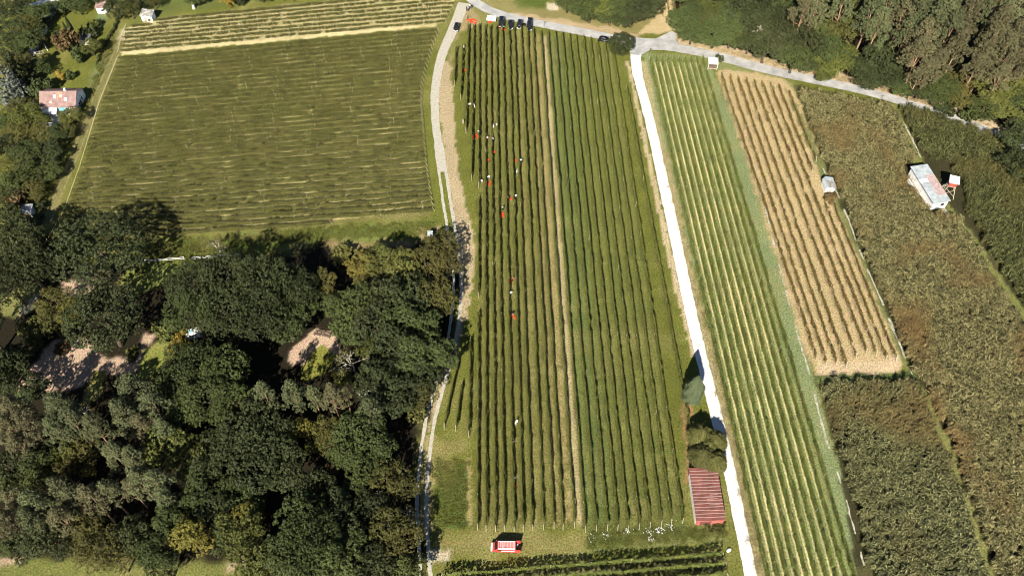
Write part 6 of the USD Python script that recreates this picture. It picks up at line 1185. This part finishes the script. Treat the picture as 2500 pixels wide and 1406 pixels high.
def figure(kind):
    if kind in _figs: return _figs[kind]
    hip, chest, neck, head, feet, arms = pose(kind); up = unit(chest - hip); Y = A3(0, 1, 0); fwd = unit(np.cross(Y, up)); B, SH, TR = [], [], []
    B += [(hip, .135, (hip + chest) / 2, .125), ((hip + chest) / 2, .125, chest, .15), (chest, .13, neck, .06), (neck, .055, head - .06 * unit(head - neck), .06), (head - A3(0, 0, .02), .088, head + A3(0, 0, .045), .092)]
    fd = A3(1, 0, -.1) if kind != 'bend' else A3(.6, 0, -.8); fd = unit(fd); B += [(head + fd * .085, .022, head + fd * .105 - A3(0, 0, .012), .014), (head - fd * .02 + A3(0, .09, 0), .02, head - fd * .03 + A3(0, .095, -.03), .015), (head - fd * .02 - A3(0, .09, 0), .02, head - fd * .03 + A3(0, -.095, -.03), .015)]
    for (knee, ank), (elb, wr), s in zip(feet, arms, (1, -1)):
        hj, sj = hip + Y * s * .1, chest + Y * s * .17 + up * .06
        B += [(hj, .095, knee, .062), (knee, .06, ank, .042), (ank, .042, ank + A3(.17, s * .02, -.05), .036), (chest + Y * s * .05, .12, sj, .07), (sj, .062, elb, .045), (elb, .044, wr, .03)] + hand_bones(wr, wr - elb, -s)
        SH += [(chest + Y * s * .05, .135, sj, .082), (sj, .074, sj + (elb - sj) * .95, .06)]; TR += [(hip, .148, hj, .115), (hj, .11, knee, .078), (knee, .076, ank + A3(0, 0, .04), .062)]
    SH += [(hip + up * .02, .15, (hip + chest) / 2, .14), ((hip + chest) / 2, .14, chest, .165), (chest, .145, chest + (neck - chest) * .7, .08)]; TR += [(hip, .15, hip + up * .06, .145)]
    hair = [(head + A3(-.02, 0, .05) - fd * .015, .098, head - fd * .05 + A3(0, 0, .0), .088)]; shoe = [[(f[1] + A3(-.02, 0, -.03), .05, f[1] + A3(.18, s * .02, -.045), .042)] for f, s in zip(feet, (1, -1))]
    sd = np.cross(fd, Y); eyes = [head + fd * .084 + Y * s * .034 + A3(0, 0, .012) for s in (1, -1)]
    _figs[kind] = dict(body=hulls(B), shirt=hulls(SH), trousers=hulls(TR), hair=hulls(hair), shoes=[hulls(s) for s in shoe], eyes=eyes, hat=(head, fd), mouth=head + fd * .083 - A3(0, 0, .05)); return _figs[kind]
def person(px, kind, yaw, shirt, trousers, hair, label, hat=None, group=None):
    f_ = figure(kind); t = thing('person', label, 'person', (*G(*px), 0), yaw, (1.04, 1.04, 1.04), group)
    part('body', f_['body'], M['skin'], t, smooth=True); part('shirt', f_['shirt'], M['cloth_' + shirt], t, smooth=True); part('trousers', f_['trousers'], M['cloth_' + trousers], t, smooth=True); part('hair', f_['hair'], M['hair_' + hair], t, smooth=True)
    for s in f_['shoes']: part('shoe', s, M['cloth_black'], t, smooth=True)
    for e in f_['eyes']: part('eye', trimesh.creation.icosphere(1, .011).apply_translation(e), M['eye_dark'], t)
    part('mouth', MB().box(f_['mouth'], (.012, .045, .01)).mesh, M['cloth_red'], t)
    if hat:
        h_, fd = f_['hat']; m = MB(); m.tube([h_ + A3(0, 0, .055), h_ + A3(-.005, 0, .075), h_ + A3(-.005, 0, .076), h_ + A3(-.01, 0, .15)], [.2, .19, .105, .07], 12); part('hat', m.mesh, M['cloth_' + hat], t, smooth=30)
N_, E_, W_ = PI / 2, 0.0, PI
for a in [
    ((1147, 22), 'stand', -2.0, 'white', 'denim', 'brown', 'person in white shirt in the small group at the road fork'), ((1139, 27), 'stand', .4, 'black', 'black', 'brown', 'person in black at the left of the group at the road fork'), ((1144, 28), 'stand', 2.4, 'grey', 'navy', 'brown', 'person in grey beside the black clothed one at the road fork'), ((1152, 22), 'reach', PI, 'black', 'denim', 'blond', 'person in black at the right of the group at the road fork'),
    ((1139, 50), 'stand', -.5, 'grey', 'grey', 'grey', 'person in grey standing left of the red crate pile'), ((1131, 124), 'reach', 0, 'white', 'denim', 'brown', 'person in white at the top end of the left alley', 'white'),
    ((1145, 261), 'bend', 0, 'white', 'black', 'brown', 'person in white bending at the row beside the farm track', 'white'), ((1159, 264), 'reach', PI, 'beige', 'white', 'brown', 'person in beige top and white trousers between the left rows'), ((1131, 303), 'stand', 1.0, 'grey', 'beige', 'grey', 'person in grey standing on the grass beside the left rows'),
    ((1172, 328), 'bend', PI, 'white', 'black', 'brown', 'person in white hat above the red crates of the left alley', 'white'), ((1189, 344), 'reach', 0, 'white', 'red', 'blond', 'person with white shirt and red trousers between two rows'), ((1205, 345), 'bend', PI, 'white', 'navy', 'brown', 'person in white bending right of the one in red trousers', 'white'), ((1205, 313), 'stand', .6, 'grey', 'white', 'brown', 'person in grey with white trousers facing another picker'), ((1216, 311), 'bend', PI, 'white', 'black', 'brown', 'person in white hat at the row opposite the grey one', 'white'),
    ((1191, 438), 'bend', 0, 'white', 'denim', 'brown', 'person in white bending right above the red crates', 'white'), ((1176, 446), 'bend', -1.2, 'white', 'grey', 'grey', 'person in white on the mown row end left of the crates', 'white'), ((1242, 490), 'reach', PI, 'navy', 'black', 'brown', 'dark clothed person beside a red crate at mid height'), ((1227, 514), 'stand', 1.4, 'grey', 'black', 'brown', 'person in grey and black above a red crate'),
    ((1274, 397), 'bend', PI, 'white', 'black', 'brown', 'person in white right of the red crate in the sixth alley', 'white'), ((1262, 423), 'reach', 0, 'grey', 'white', 'blond', 'person in grey and white between two red crates'), ((1256, 484), 'bend', 0, 'white', 'black', 'brown', 'person in white bending at the row right of the dark one', 'white'),
    ((1250, 687), 'reach', 0, 'red', 'black', 'brown', 'person with red top at the row halfway down the vineyard'), ((1244, 720), 'bend', 0, 'white', 'white', 'grey', 'person all in white bending halfway down the vineyard', 'white'), ((1252, 768), 'bend', -1.5, 'black', 'navy', 'brown', 'crouching person in black beside two red crates'),
    ((1259, 1037), 'bend', 1.0, 'white', 'beige', 'brown', 'person in white bending in the lower part of the alley', 'white'), ((1254, 1080), 'stand', 2.0, 'black', 'beige', 'brown', 'person in black below the white one in the lower alley'), ((1252, 1168), 'bend', -.8, 'white', 'black', 'brown', 'person in white shirt nearest the red van', 'white'),
]: person(*a[:7], hat=a[7] if len(a) > 7 else None, group='grape pickers')
